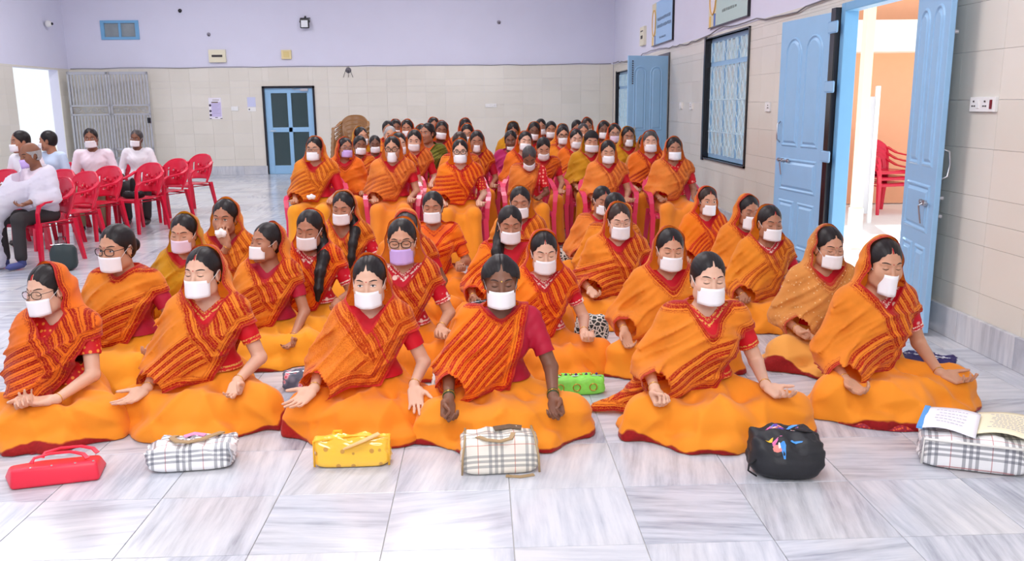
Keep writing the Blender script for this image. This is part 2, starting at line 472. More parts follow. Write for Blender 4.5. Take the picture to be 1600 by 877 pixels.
# ------------------------------------------------------------------ head
def head_prims(hs, T, rs, male=False):
    """local frame: eyes at z 0, face to -y"""
    def rc(a, b, ra, rb, k=0.02, sub=False): return Prim('rc', (V3(*a)*hs, V3(*b)*hs, ra*hs, rb*hs), k*hs, T, sub)
    def el(c, r, k=0.02, sub=False): return Prim('el', (V3(*c)*hs, V3(*r)*hs), k*hs, T, sub)
    fw = rs['fw']; L_ = [el((0, .006, .032), (.074, .094, .090)), el((0, -.034, -.03), (.058*fw, .060, .082), .03),
        rc((-.022*fw, -.050, -.092), (.022*fw, -.050, -.092), .026, .026, .03), el((0, -.072, -.108), (.02, .016, .018), .02)]
    for s in (-1, 1):
        L_ += [el((s*.040*fw, -.058, -.032), (.024, .026, .028), .03), el((s*.052*fw, -.012, -.07), (.016, .03, .026), .03),
               rc((s*.012, -.088, .021), (s*.045, -.070, .020), .008, .006, .014)]
    for s in (-1, 1): L_.append(Prim('el', (V3(s*.031, -.100, -.001)*hs, V3(.020, .018, .013)*hs), .012*hs, T, True))
    for s in (-1, 1): L_.append(el((s*.031, -.0745, -.001), (.0155, .0155, .0135), .004))
    nl = rs['nl']
    L_ += [rc((0, -.084, .012), (0, -.103-nl, -.034), .0075, .0095, .012), el((0, -.104-nl, -.040), (.0105, .010, .009), .008)]
    for s in (-1, 1): L_.append(el((s*.0125, -.094-nl, -.042), (.0085, .011, .0075), .007))
    L_ += [rc((-.015, -.090, -.066), (.015, -.090, -.066), .0055, .0055, .010), rc((-.012, -.088, -.076), (.012, -.088, -.076), .0062, .0062, .010)]
    for s in (-1, 1): L_ += [el((s*.0745, .004, -.012), (.007, .018, .030), .010), el((s*.078, .006, -.010), (.004, .011, .018), .005, True)]
    return L_
def head_dist(prims, Q):
    """field of the head alone at points given in body coordinates"""
    F = np.full(len(Q), 0.3)
    P = [Q[:, 0], Q[:, 1], Q[:, 2]]
    for p in prims:
        d = p.d(P); F = smax(F, -d, p.k) if p.sub else smin(F, d, p.k)
    return F
_fmap = {}
_GX, _GZ = np.linspace(-.09, .09, 73), np.linspace(-.10, .13, 93)
def face_map(rs):
    """depth of the face seen from the front, in head units, for one face shape"""
    key = (rs['fw'], rs['nl'])
    if key not in _fmap:
        pr = [p for p in head_prims(1.0, None, rs) if not (abs((p.args[0] if p.kind == 'el' else p.args[0])[0]) > .07)]
        X, Zz = [a.ravel() for a in np.meshgrid(_GX, _GZ, indexing='ij')]; Y = np.full(X.size, -.16)
        for _ in range(22):
            F = np.full(X.size, .3); P = [X, Y, Zz]
            for p in pr:
                d = p.d(P); F = smax(F, -d, p.k) if p.sub else smin(F, d, p.k)
            Y = np.minimum(Y+np.clip(F, -.01, .05)*.9, .03)
        _fmap[key] = Y.reshape(len(_GX), len(_GZ))
    return _fmap[key]
def project_face(rs, T, hs, pts2, lift=0.0006):
    """pts2: (n,2) head-frame x,z -> points on the face surface, body coordinates"""
    M_ = face_map(rs); fx = np.clip((pts2[:, 0]+.09)/.18*72, 0, 71.99); fz = np.clip((pts2[:, 1]+.10)/.23*92, 0, 91.99)
    i, k = fx.astype(int), fz.astype(int); a, b = fx-i, fz-k
    y = M_[i, k]*(1-a)*(1-b)+M_[i+1, k]*a*(1-b)+M_[i, k+1]*(1-a)*b+M_[i+1, k+1]*a*b
    q = np.stack([pts2[:, 0]*hs, y*hs-lift, pts2[:, 1]*hs], 1)
    return q @ T[0].T + T[1]
def face_ribbon(ctx, path, widths, mb=None, lift=0.0009, up=(0, 1)):
    """thin raised strip that follows the face"""
    prims, T, hs = ctx; n = len(path); path = np.array(path, float); up = np.array(up, float)
    wv = np.array(widths)[:, None]
    A = project_face(prims, T, hs, path+up*wv, lift*0.2); Mi = project_face(prims, T, hs, path, lift); B = project_face(prims, T, hs, path-up*wv, lift*0.2)
    mb = mb or MB(); v = list(A)+list(Mi)+list(B)
    f = [(i, i+1, n+i+1, n+i) for i in range(n-1)]+[(n+i, n+i+1, 2*n+i+1, 2*n+i) for i in range(n-1)]
    return mb.add(v, f)
def face_disc(ctx, c, r, mb=None, lift=0.001, rz=None, n=10):
    prims, T, hs = ctx; rz = rz or r
    p2 = np.array([c]+[(c[0]+r*math.cos(2*math.pi*i/n), c[1]+rz*math.sin(2*math.pi*i/n)) for i in range(n)])
    A = project_face(prims, T, hs, p2, lift); A[1:] = project_face(prims, T, hs, p2[1:], lift*0.3)
    mb = mb or MB(); return mb.add(list(A), [(0, i+1, (i+1) % n+1) for i in range(n)])
# ------------------------------------------------------------------ hands
def hand_prims(wrist, d, n, side, pose, s=1.0):
    """d fingers' direction, n palm normal; side +1 = the figure's left hand (x>0)"""
    d = nrm(d); n = nrm(n-d*(n@d)); t = -side*np.cross(d, n)
    out = []
    def rc(a, b, ra, rb, k=0.007): out.append(Prim('rc', (a, b, ra*s, rb*s), k))
    offs = (.029, .010, -.009, -.027); base = (.026, .009, -.008, -.022)
    rc(wrist-d*.01, wrist+d*.018*s, .021, .020, .02)
    Ks = []
    for i in range(4):
        K = wrist+(d*(.088, .092, .088, .080)[i]+t*offs[i]*1.0-n*.002)*s
        rc(wrist+(d*.02+t*base[i])*s, K, .0145, .0100, .012); Ks.append(K)
    rc(wrist+(d*.025+t*.022+n*.006)*s, wrist+(d*.055+t*.026+n*.006)*s, .014, .011, .012)
    seg = ((.040, .024, .020), (.044, .028, .021), (.041, .026, .020), (.032, .019, .018))
    P = {'open': [(8, 12, 8), (10, 14, 8), (12, 16, 10), (14, 18, 12)], 'relaxed': [(22, 30, 18), (28, 36, 22), (34, 42, 26), (38, 46, 28)],
         'pinch': [(48, 52, 28), (40, 50, 30), (52, 62, 34), (58, 66, 36)], 'fist': [(62, 80, 40), (66, 84, 42), (68, 84, 42), (70, 84, 42)],
         'mudra': [(52, 58, 34), (14, 18, 10), (16, 20, 12), (20, 24, 14)]}[pose]
    for i in range(4):
        p = Ks[i]; a = 0; spread = (.10, .03, -.04, -.12)[i]*(1 if pose in ('open', 'mudra') else .4)
        for j in range(3):
            a += R(P[i][j]); dd = nrm(d*math.cos(a)+n*math.sin(a)+t*spread*math.cos(a)); q = p+dd*seg[i][j]*s
            r0 = (.0088, .0080, .0072)[j]*(1, 1, .97, .86)[i]; r1 = (.0080, .0072, .0062)[j]*(1, 1, .97, .86)[i]
            rc(p, q, r0, r1, .004); p = q
    tb = wrist+(d*.028+t*.026+n*.006)*s
    ta = {'open': (1.0, .75, .10), 'relaxed': (.75, .9, .35), 'pinch': (.30, .8, .70), 'fist': (.2, .8, .8), 'mudra': (.35, .85, .6)}[pose]
    d1 = nrm(t*ta[0]+d*ta[1]+n*ta[2]); d2 = nrm(d1+d*.35+n*(.1+.3*ta[2])-t*.25)
    p1 = tb+d1*.036*s; p2 = p1+d2*.030*s; p3 = p2+nrm(d2+n*.1)*.022*s
    rc(tb, p1, .0125, .0102, .01); rc(p1, p2, .0098, .0088, .004); rc(p2, p3, .0088, .0070, .004)
    return out
def ik(S, W, l1, l2, pole):
    v = W-S; d = np.linalg.norm(v)
    if d > (l1+l2)*.999: W = S+v/d*(l1+l2)*.999; v = W-S; d = np.linalg.norm(v)
    a = (l1*l1-l2*l2+d*d)/(2*d); h = math.sqrt(max(l1*l1-a*a, 0)); u = v/d; p = nrm(pole-u*(pole@u))
    return S+u*a+p*h, W
# ------------------------------------------------------------------ cloth, skin and hair materials
def skin_mat(name, c):
    t = NT(name); f = t.noise(t.obj(), 9, 3); f2 = t.noise(t.obj(), 60, 2)
    d = tuple(v*.86 for v in c[:3])+(1,)
    col = t.mix(f, d, tuple(min(1, v*1.08) for v in c[:3])+(1,))
    t.col(col); t.set(rough=0.48, spec=0.4, sss=0.12); t.b.inputs['Subsurface Radius'].default_value = (0.02, 0.008, 0.004); t.b.inputs['Subsurface Scale'].default_value = 0.3
    t.bump(f2, 0.06, 0.002); return t.m
SKIN = {'fair': skin_mat('skin_fair', L(222, 176, 150)), 'wheat': skin_mat('skin_wheat', L(205, 152, 122)), 'tan': skin_mat('skin_tan', L(178, 124, 96)), 'brown': skin_mat('skin_brown', L(140, 92, 68)), 'dark': skin_mat('skin_dark', L(128, 86, 66))}
def hair_mat(name, c, c2):
    t = NT(name); o = t.obj(); sc = t.n('ShaderNodeVectorMath', operation='MULTIPLY'); t.l(o, sc.inputs[0]); sc.inputs[1].default_value = (190, 26, 26)
    f = t.noise(sc.outputs[0], 1.0, 3); t.col(t.mix(f, c, c2)); t.set(rough=0.42, spec=0.25); t.bump(f, 0.15, 0.002); return t.m
HAIR = {'black': hair_mat('hair_black', L(20, 17, 19), L(44, 38, 38)), 'brown': hair_mat('hair_brown', L(38, 26, 22), L(66, 48, 40)), 'grey': hair_mat('hair_grey', L(120, 116, 116), L(196, 192, 190)), 'salt': hair_mat('hair_greying', L(30, 27, 29), L(98, 92, 92))}
def weave(t, amt=0.3):
    o = t.obj(); a = t.noise(o, 420, 1); b_ = t.noise(o, 14, 4); h = t.math('ADD', t.math('MULTIPLY', a, 0.35), b_)
    t.bump(h, amt, 0.004); return o
def add_translucent(t, colsock, f=0.22):
    out = t.t.nodes['Material Output']; tr = t.n('ShaderNodeBsdfTranslucent'); mx = t.n('ShaderNodeMixShader'); mx.inputs[0].default_value = f
    if isinstance(colsock, tuple): tr.inputs[0].default_value = colsock
    else: t.l(colsock, tr.inputs[0])
    t.l(t.b.outputs[0], mx.inputs[1]); t.l(tr.outputs[0], mx.inputs[2]); t.l(mx.outputs[0], out.inputs[0])
def drape_mat(name, base, stripe, thin, dens=1.0, edge=None, speck=0.0, hue2=None, fine=False):
    """chiffon printed in bands: 'band' = distance across the bands (m), 'zone' = how banded, 'edge' = distance from the nearest hem (m)"""
    t = NT(name); o = weave(t, 0.25); ns = t.noise(o, 7, 4, 0.6)
    base2 = hue2 or tuple(v*.84 for v in base[:3])+(1,)
    c = t.mix(t.ramp(ns, [(0.35, (0, 0, 0, 1)), (0.7, (1, 1, 1, 1))]), base, base2)
    band = t.attr('band').outputs['Fac']; zone = t.attr('zone').outputs['Fac']; edge_a = t.attr('edge').outputs['Fac']
    nz = t.math('MULTIPLY', t.math('SUBTRACT', t.noise(o, 120, 2), 0.5), 0.006)
    bb = t.math('ADD', band, nz)
    fr = t.math('FRACT', t.math('MULTIPLY', bb, 1/0.042))
    st = t.ramp(fr, [(0.0, (0, 0, 0, 1)), (0.10, (0, 0, 0, 1)), (0.16, (1, 1, 1, 1)), (0.34, (1, 1, 1, 1)), (0.38, (.25, .25, .25, 1)), (0.43, (1, 1, 1, 1)), (0.62, (1, 1, 1, 1)), (0.68, (0, 0, 0, 1)), (0.78, (0, 0, 0, 1)), (0.80, (.75, .75, .75, 1)), (0.86, (.75, .75, .75, 1)), (0.88, (0, 0, 0, 1))])
    # woven motif inside the bands
    vo = t.n('ShaderNodeTexVoronoi'); vo.inputs['Scale'].default_value = 115; t.l(o, vo.inputs['Vector'])
    mot = t.ramp(vo.outputs['Distance'], [(0.30, (0.55, 0.55, 0.55, 1)), (0.42, (1, 1, 1, 1))])
    fac = t.math('MULTIPLY', t.math('MULTIPLY', st, zone), mot)
    rn = t.noise(o, 30, 2); sc_ = t.mix(rn, stripe, tuple(v*.62 for v in stripe[:3])+(1,))
    c = t.mix(t.math('MULTIPLY', fac, dens), c, sc_)
    if speck:
        v2 = t.n('ShaderNodeTexVoronoi'); v2.inputs['Scale'].default_value = 42; t.l(o, v2.inputs['Vector'])
        s2 = t.ramp(v2.outputs['Distance'], [(0.13, (1, 1, 1, 1)), (0.22, (0, 0, 0, 1))]); c = t.mix(t.math('MULTIPLY', s2, speck), c, thin)
    if fine:
        v3 = t.n('ShaderNodeTexVoronoi'); v3.inputs['Scale'].default_value = 150; t.l(o, v3.inputs['Vector'])
        s3 = t.ramp(v3.outputs['Distance'], [(0.30, (1, 1, 1, 1)), (0.45, (0, 0, 0, 1))]); c = t.mix(t.math('MULTIPLY', s3, 0.5), c, stripe)
    e = edge or L(190, 30, 40)
    ef = t.ramp(edge_a, [(0.0, (1, 1, 1, 1)), (0.009, (1, 1, 1, 1)), (0.012, (0, 0, 0, 1))])
    c = t.mix(t.math('MULTIPLY', ef, 0.85), c, e)
    t.col(c); t.set(rough=0.75, sheen=0.15, spec=0.2); add_translucent(t, c, 0.28); return t.m
OR = L(255, 150, 28)
DR = {
 'mango': drape_mat('saree_drape_mango', L(255, 152, 46), L(206, 42, 18), L(255, 190, 60)),
 'deep': drape_mat('saree_drape_deep_orange', L(255, 130, 34), L(192, 36, 18), L(255, 180, 50)),
 'gold': drape_mat('saree_drape_golden', L(255, 156, 44), L(200, 56, 16), L(255, 200, 80), dens=0.8),
 'peach': drape_mat('saree_drape_peach_orange', L(255, 150, 62), L(200, 62, 30), L(255, 200, 120), dens=0.7),
 'red': drape_mat('saree_drape_red_bands', L(255, 128, 24), L(222, 34, 16), L(255, 150, 30), hue2=L(255, 146, 30)),
 'net': drape_mat('saree_drape_fine_check', L(255, 146, 44), L(214, 70, 14), L(255, 190, 60), fine=True, edge=L(214, 30, 50)),
 'speck': drape_mat('saree_drape_pale_flowered', L(240, 164, 84), L(196, 70, 30), L(255, 226, 170), dens=0.7, speck=0.8),
 'green': drape_mat('saree_drape_olive_green', L(122, 128, 40), L(84, 84, 20), L(230, 220, 120), edge=L(90, 96, 24), hue2=L(160, 150, 60)),
 'magenta': drape_mat('shawl_magenta', L(196, 44, 110), L(170, 30, 90), L(230, 120, 170), edge=L(180, 30, 90), dens=0.3),
 'olive': drape_mat('saree_drape_ochre', L(226, 160, 30), L(190, 110, 14), L(240, 200, 90), dens=0.5),
}
def skirt_mat(name, c, border):
    t = NT(name); o = weave(t, 0.2); ns = t.noise(o, 5, 4, .6)
    col = t.mix(ns, tuple(v*.90 for v in c[:3])+(1,), c)
    e = t.attr('edge').outputs['Fac']; nz = t.math('MULTIPLY', t.math('SUBTRACT', t.noise(o, 9, 2), 0.5), 0.05)
    f = t.ramp(t.math('ADD', e, nz), [(0.0, (1, 1, 1, 1)), (0.018, (1, 1, 1, 1)), (0.022, (0, 0, 0, 1))])
    bc = t.mix(t.noise(o, 90, 2), border, tuple(v*.5 for v in border[:3])+(1,))
    col = t.mix(f, col, bc); t.col(col); t.set(rough=0.72, sheen=0.15, spec=0.2); add_translucent(t, col, 0.12); return t.m
SK = {'mango': skirt_mat('saree_skirt_mango', L(255, 154, 40), L(178, 28, 30)), 'deep': skirt_mat('saree_skirt_orange', L(255, 144, 34), L(196, 34, 24)), 'yellow': skirt_mat('saree_skirt_yellow', L(255, 166, 40), L(180, 40, 30)), 'peach': skirt_mat('saree_skirt_peach', L(255, 150, 50), L(190, 50, 30)), 'pale': skirt_mat('saree_skirt_pale', L(250, 176, 84), L(170, 30, 30))}
def blouse_mat(name, c, motif=None, gold=True, scale=36):
    t = NT(name); o = weave(t, 0.15); col = c
    e = t.attr('edge').outputs['Fac']
    if motif:
        v = t.n('ShaderNodeTexVoronoi'); v.inputs['Scale'].default_value = scale; v.inputs['Randomness'].default_value = 0.35; t.l(o, v.inputs['Vector'])
        col = t.mix(t.ramp(v.outputs['Distance'], [(0.25, (1, 1, 1, 1)), (0.36, (0, 0, 0, 1))]), c, motif)
    if gold:
        f = t.ramp(e, [(0.0, (0, 0, 0, 1)), (0.004, (1, 1, 1, 1)), (0.010, (0, 0, 0, 1)), (0.016, (0, 0, 0, 1)), (0.017, (1, 1, 1, 1)), (0.024, (1, 1, 1, 1)), (0.026, (0, 0, 0, 1))])
        g = t.math('MULTIPLY', f, t.ramp(t.noise(o, 130, 1), [(0.42, (0, 0, 0, 1)), (0.5, (1, 1, 1, 1))])); col = t.mix(g, col, gold if isinstance(gold, tuple) else L(230, 180, 90))
    t.col(col); t.set(rough=0.6, spec=0.3); return t.m
BL = {'red': blouse_mat('blouse_red', L(206, 22, 42), gold=False), 'redgold': blouse_mat('blouse_red_gold_hem', L(206, 20, 36)), 'reddot': blouse_mat('blouse_red_dotted', L(200, 26, 34), L(240, 150, 60), gold=False),
      'redwhite': blouse_mat('blouse_red_white_embroidery', L(204, 16, 44), L(250, 225, 215), gold=L(250, 235, 220), scale=20), 'maroon': blouse_mat('blouse_maroon', L(176, 24, 54), gold=False), 'orange': blouse_mat('blouse_orange', L(246, 112, 22), gold=L(200, 30, 30)),
      'flower': blouse_mat('blouse_red_flowered', L(216, 30, 40), L(255, 170, 150), gold=False, scale=26), 'white': blouse_mat('shirt_white', L(236, 234, 240), gold=False), 'pinkwhite': blouse_mat('shirt_pale_pink', L(238, 222, 232), gold=False), 'bluewhite': blouse_mat('shirt_pale_blue', L(196, 214, 236), gold=False)}
def mask_mat(name, c):
    t = NT(name); o = t.obj(); t.col(c); t.set(rough=0.85, spec=0.15); t.bump(t.noise(o, 45, 2), 0.12, 0.003); return t.m
MK = {'white': mask_mat('mask_white_cloth', L(244, 243, 246)), 'lilac': mask_mat('mask_lilac_cloth', L(208, 180, 240)), 'pink': mask_mat('mask_pale_pink_cloth', L(236, 214, 232))}
M_lash = plain('dark_lash', L(32, 20, 18), 0.6); M_brow = plain('brow_hair', L(48, 32, 28), 0.8); M_bindi = plain('bindi_red', L(190, 20, 30), 0.6); M_sind = plain('sindoor_red', L(176, 30, 34), 0.8)
M_eyew = plain('eye_white', L(232, 226, 222), 0.2); M_iris = plain('dark_iris', L(30, 18, 14), 0.15); M_gold = plain('gold', L(220, 168, 80), 0.25, metal=0.9); M_frame = plain('black_spectacle_frame', L(18, 16, 18), 0.25)
M_wire = plain('thin_metal_frame', L(150, 130, 125), 0.3, metal=0.8); M_greenb = plain('green_glass_bangle', L(40, 80, 40), 0.15); M_tilak = plain('yellow_tilak', L(245, 205, 90), 0.8); M_lip = plain('lip', L(176, 92, 88), 0.5); M_thread = plain('white_thread', L(235, 235, 235), 0.8)
def glass_mat():
    t = NT('spectacle_lens'); t.col((1, 1, 1, 1)); t.set(rough=0.02, trans=1.0); t.b.inputs['IOR'].default_value = 1.02; return t.m
M_lens = glass_mat()
M_black = plain('black_cloth', L(22, 20, 24), 0.8); M_trou = plain('dark_trousers', L(50, 46, 48), 0.8, noise=.15); M_khaki = plain('khaki_trousers', L(150, 140, 110), 0.8, noise=.1); M_sock = plain('blue_sock', L(76, 84, 140), 0.9)
def sheer_white():
    t = NT('sheer_white_shawl'); c = L(240, 240, 250); t.col(c); t.set(rough=0.8); out = t.t.nodes['Material Output']; tr = t.n('ShaderNodeBsdfTransparent'); tl = t.n('ShaderNodeBsdfTranslucent'); m1 = t.n('ShaderNodeMixShader'); m2 = t.n('ShaderNodeMixShader')
    m1.inputs[0].default_value = 0.35; m2.inputs[0].default_value = 0.14; tl.inputs[0].default_value = c
    t.l(t.b.outputs[0], m1.inputs[1]); t.l(tl.outputs[0], m1.inputs[2]); t.l(m1.outputs[0], m2.inputs[1]); t.l(tr.outputs[0], m2.inputs[2]); t.l(m2.outputs[0], out.inputs[0]); return t.m
DR['whiteshawl'] = sheer_white()
# ------------------------------------------------------------------ one seated figure
UP = V3(0, 0, 1)
def sm01(x, a, b): t = np.clip((x-a)/(b-a), 0, 1); return t*t*(3-2*t)
class Later:
    def __init__(s, fn, *a, **k): s.fn, s.a, s.k, s.me = fn, a, k, None
    def get(s):
        if s.me is None: s.me = s.fn(*s.a, **s.k)
        return s.me
def figure(**S):
    """returns a list of parts (name, mesh, role, parent index)"""
    g_ = S.get; res = g_('res', 'mid'); seed = g_('seed', 1); rg = random.Random(seed); rn = np.random.RandomState(seed)
    chair = g_('seat', 'floor') == 'chair'; zo = 0.405 if chair else 0.0; male = g_('male', False); bw = g_('bw', .92); hs = g_('hs', 1.02)
    yaw, pit, rol = [R(v) for v in g_('head', (0, 0, 0))]
    st = {'hi': (.0039, .0058, .0092, .0125, .0035), 'mid': (.0054, .0078, .0120, .0165, .0056), 'm2': (.0066, .0090, .0145, .020, .0070), 'lo': (.0085, .0102, .0175, .025, .0092), 'far': (.0115, .0160, .023, .034, .0125)}[res]
    Z = V3(0, 0, zo); lean = g_('lean', 0.0)  # forward lean moves the shoulders
    def bp(x, y, z): return V3(x, y-lean*max(0, z-.15)/.4, z)+Z
    N = bp(0, .03, .588); Rm = rotm(yaw, pit, rol); T = (Rm, N+Rm @ (V3(0, -.030, .120)*hs/.95))
    rs = {'fw': (.96, 1.0, 1.04)[rg.randrange(3)], 'nl': (-.001, .002)[rg.randrange(2)]}; hd = head_prims(hs, T, rs, male)
    parts = []
    # ---- body: one skin
    tor = [Prim('rc', (bp(-.045*bw, .05, .16), bp(.045*bw, .05, .16), .115*bw, .115*bw), .05), Prim('rc', (bp(0, .045, .2), bp(0, .035, .42), .105*bw, .10*bw), .08),
           Prim('rc', (bp(-.055*bw, .03, .43), bp(.055*bw, .03, .43), .085, .085), .06), Prim('rc', (bp(-.125*bw, .035, .532), bp(.125*bw, .035, .532), .042, .042), .06)]
    bust = [] if male else [Prim('el', (bp(s*.065*bw, -.055*bw, .40), V3(.058, .055, .060)*bw), .05) for s in (-1, 1)]
    neck = [Prim('rc', (bp(0, .042, .535), T[1]+Rm @ (V3(0, .020, -.065)*hs), .056, .050*hs), .035)]
    arms = []; hands = []; ends = {}
    for s, key in ((-1, 'handA'), (1, 'handB')):
        W, pose, dv, nv = g_(key, (None, 'relaxed', None, None)) if g_(key) else ((s*.235, -.20, .225), 'relaxed', (s*.25, -1, -.25), (0, -.25, 1))
        Sh = bp(s*.160*bw, .035, .522); W = V3(*W)+Z; pole = V3(*g_('poleA' if s < 0 else 'poleB', (s*.45, .8, -.6)))
        E_, W = ik(Sh, W, .265, .235, pole)
        ar = [Prim('rc', (Sh, E_, .045*bw, .036*(bw+1)/2), .03), Prim('rc', (E_, W, .037*(bw+1)/2, .0225), .012)]
        arms += ar; ends[s] = (Sh, E_, W, nrm(V3(*dv)), nrm(V3(*nv)))
        hands += hand_prims(W+nrm(V3(*dv))*.012, V3(*dv), V3(*nv), s, pose, 1.0*g_('hsz', 1.0))
    allp = tor+bust+neck+arms+hands+hd
    lo = np.min([p.bbox()[0] for p in allp], 0)-.02; hi = np.max([p.bbox()[1] for p in allp], 0)+.02
    hl, hh = T[1]-.115, T[1]+.125; hh[2] += .02; a, b = st[0], st[1]
    def ax(i, c0, c1): c0, c1 = max(lo[i], c0), min(hi[i], c1); return axis([(lo[i], c0, b), (c0, c1, a), (c1, hi[i], b)])
    axs = [ax(0, T[1][0]-.085, T[1][0]+.085), ax(1, hl[1], T[1][1]-.02), ax(2, T[1][2]-.13, T[1][2]+.13)]
    P, tri, q = extract(allp, axs, adapt=0.0)
    # drop the part of the trunk that clothing always hides
    hid = (P[:, 2] < .455+zo) & (np.abs(P[:, 0]) < .150*bw) & (P[:, 1] > -.13-lean) if not chair or g_('hood', 'full') != 'none' or male else P[:, 2] < -1
    q = q[~hid[q].all(1)]; used = np.unique(q); mp = -np.ones(len(P), int); mp[used] = np.arange(len(used)); P = P[used]; q = mp[q]
    parts.append(('body', Later(np_mesh, 'body', P, q), 'skin', None))
    ctx = (rs, T, hs)
    # ---- hair
    hx = rg.uniform(-.003, .003); bun = g_('hair', 'bun')
    hp = [Prim('el', (V3(0, .012, .034)*hs, V3(.0815, .0985, .0965)*hs), .02*hs, T), Prim('el', (V3(0, .03, -.02)*hs, V3(.072, .070, .06)*hs), .03*hs, T)]
    if bun in ('bun', 'full') and not male: hp.append(Prim('el', (V3(0, .118, -.005)*hs, V3(.045, .032, .042)*hs), .012*hs, T))
    if bun == 'full': hp += [Prim('el', (V3(s*.062, -.015, .03)*hs, V3(.028, .05, .055)*hs), .03*hs, T) for s in (-1, 1)]
    lo_, hi_ = np.min([p.bbox()[0] for p in hp], 0)-.02, np.max([p.bbox()[1] for p in hp], 0)+.02
    hst = st[4]
    def hpost(F, X, Y, Zz):
        x, y, z = X-T[1][0], Y-T[1][1], Zz-T[1][2]; qx = Rm[0, 0]*x+Rm[1, 0]*y+Rm[2, 0]*z; qz = Rm[0, 2]*x+Rm[1, 2]*y+Rm[2, 2]*z
        F = F+.0035*np.exp(-((qx-hx)/.0035)**2)*(qz > .03)
        return F-.0003*np.sin(np.arctan2(qx, qz+.02)*46+3*np.sin(18*qz))
    P, tri, q = extract(hp, [axis([(lo_[i], hi_[i], hst)]) for i in range(3)], post=hpost)
    top = g_('hairline', .072)
    def gh(P):
        Q = (P-T[1]) @ Rm/hs
        e = (np.sqrt((Q[:, 0]/.0655)**2+((Q[:, 2]+.012)/(top+.012))**2)-1)*.06+.0015*np.sin(Q[:, 0]*300)
        if male: e = np.maximum(e, 0)*1.0+np.minimum(e, 0)
        g1 = np.maximum(e, Q[:, 1]+.020); g2 = Q[:, 1]+.030+np.maximum(0, Q[:, 2]-.01)*1.6; g3 = Q[:, 2]+(.045 if male else .062)+.3*np.maximum(Q[:, 1], 0)
        ear = np.sqrt(((Q[:, 1]-.004)/.020)**2+((Q[:, 2]+.014)/.034)**2)-1; g4 = np.where(np.abs(Q[:, 0]) > .05, ear*.02, 1.0)
        return np.minimum(np.minimum(np.minimum(g1, g2), g3), g4)
    P, q = clip_mesh(P, q, gh)
    if g_('hood', 'full') == 'full' and not g_('capwrap'): P, q = clip_mesh(P, q, lambda P: .050-((P-T[1]) @ Rm/hs)[:, 1])
    if g_('bald'): P, q = clip_mesh(P, q, lambda P: .045-((P-T[1]) @ Rm/hs)[:, 2])
    if bun == 'long':
        s = g_('longside', 1); ch = [(.040, .070, .0, .048), (.070, .040, -.11, .042), (.092, -.045, -.18, .040), (.085, -.130, -.26, .034), (.080, -.172, -.36, .028), (.075, -.188, -.43, .014)]
        lp = [Prim('rc', (T[1]+V3(s*c[0], c[1], c[2]), T[1]+V3(s*d[0], d[1], d[2]), c[3], d[3]), .02) for c, d in zip(ch, ch[1:])]
        l2, h2 = np.min([p.bbox()[0] for p in lp], 0)-.01, np.max([p.bbox()[1] for p in lp], 0)+.01
        P2, t2, q2 = extract(lp, [axis([(l2[i], h2[i], hst*1.3)]) for i in range(3)], post=lambda F, X, Y, Zz: F-.0022*np.sin(X*260+Zz*40+9*np.sin(Zz*14)))
        q = np.concatenate([q, q2+len(P)]); P = np.concatenate([P, P2])
    if not g_('capwrap'): parts.append(('hair', Later(np_mesh, 'hair', P, q), 'hair', None)); ihair = len(parts)-1
    else:
        parts.append(('hair', Later(np_mesh, 'hair', P, q), 'hair', None)); ihair = len(parts)-1
        cpz = [Prim('el', (V3(0, .012, .040)*hs, V3(.087, .104, .098)*hs), .02*hs, T)]
        Pc, tc, qc = extract(cpz, [axis([(T[1][i]-.13, T[1][i]+.15, hst*1.4)]) for i in range(3)])
        Pc, qc = clip_mesh(Pc, qc, lambda P: ((P-T[1]) @ Rm/hs)[:, 2]-.042-.12*np.maximum(-((P-T[1]) @ Rm/hs)[:, 1], 0)+.1*np.maximum(((P-T[1]) @ Rm/hs)[:, 1], 0))
        parts.append(('black_cap', Later(np_mesh, 'black_cap', Pc, qc), 'black', None))
    # ---- face details
    op = g_('eyes', 'closed'); bm_ = 1.5 if res in ('lo', 'far') else 1.1
    for s in (-1, 1):
        u = np.linspace(-1, 1, 9)
        path = [(s*(.0325+.018*v), .0205+.0055*math.sin((v+1.1)*1.25)) for v in u]
        parts.append(('eyebrow', face_ribbon(ctx, path, [bm_*(.0006+.0022*math.cos(v*1.25)) for v in u], lift=.0011).later('eyebrow', True), 'brow', 0))
        if op == 'closed':
            path = [(s*.031+.0150*v, -.0030-.0042*(1-v*v)) for v in u]
            parts.append(('eyelash', face_ribbon(ctx, path, [bm_*(.0006+.0012*(1-v*v*.6)) for v in u], lift=.0012).later('eyelash', True), 'lash', 0))
            if res == 'hi':
                path = [(s*.031+.0150*v, .0045+.0042*(1-v*v)) for v in u]
                parts.append(('eyelid_crease', face_ribbon(ctx, path, [.0003+.0003*(1-v*v) for v in u], lift=.0004).later('eyelid_crease', True), 'crease', 0))
        else:
            up_ = [(s*.031+.0145*v, -.001+.0052*(1-v*v)) for v in u]; dn = [(s*.031+.0145*v, -.001-.0045*(1-v*v)) for v in u]
            A = project_face(rs, T, hs, np.array(up_+dn), .0006); mb = MB(); n = len(u)
            mb.add(list(A), [(i, i+1, n+i+1, n+i) for i in range(n-1)]); parts.append(('eye', mb.later('eye', True), 'eyew', 0)); k = len(parts)-1
            parts.append(('iris', face_disc(ctx, (s*.031+g_('gaze', 0), 0.0), .0052, lift=.0016, rz=.0050).later('iris', True), 'iris', k))
            parts.append(('eyelash', face_ribbon(ctx, [(a_, b_+.0006) for a_, b_ in up_], [bm_*(.0005+.0011*(1-v*v*.5)) for v in u], lift=.0015).later('eyelash', True), 'lash', 0))
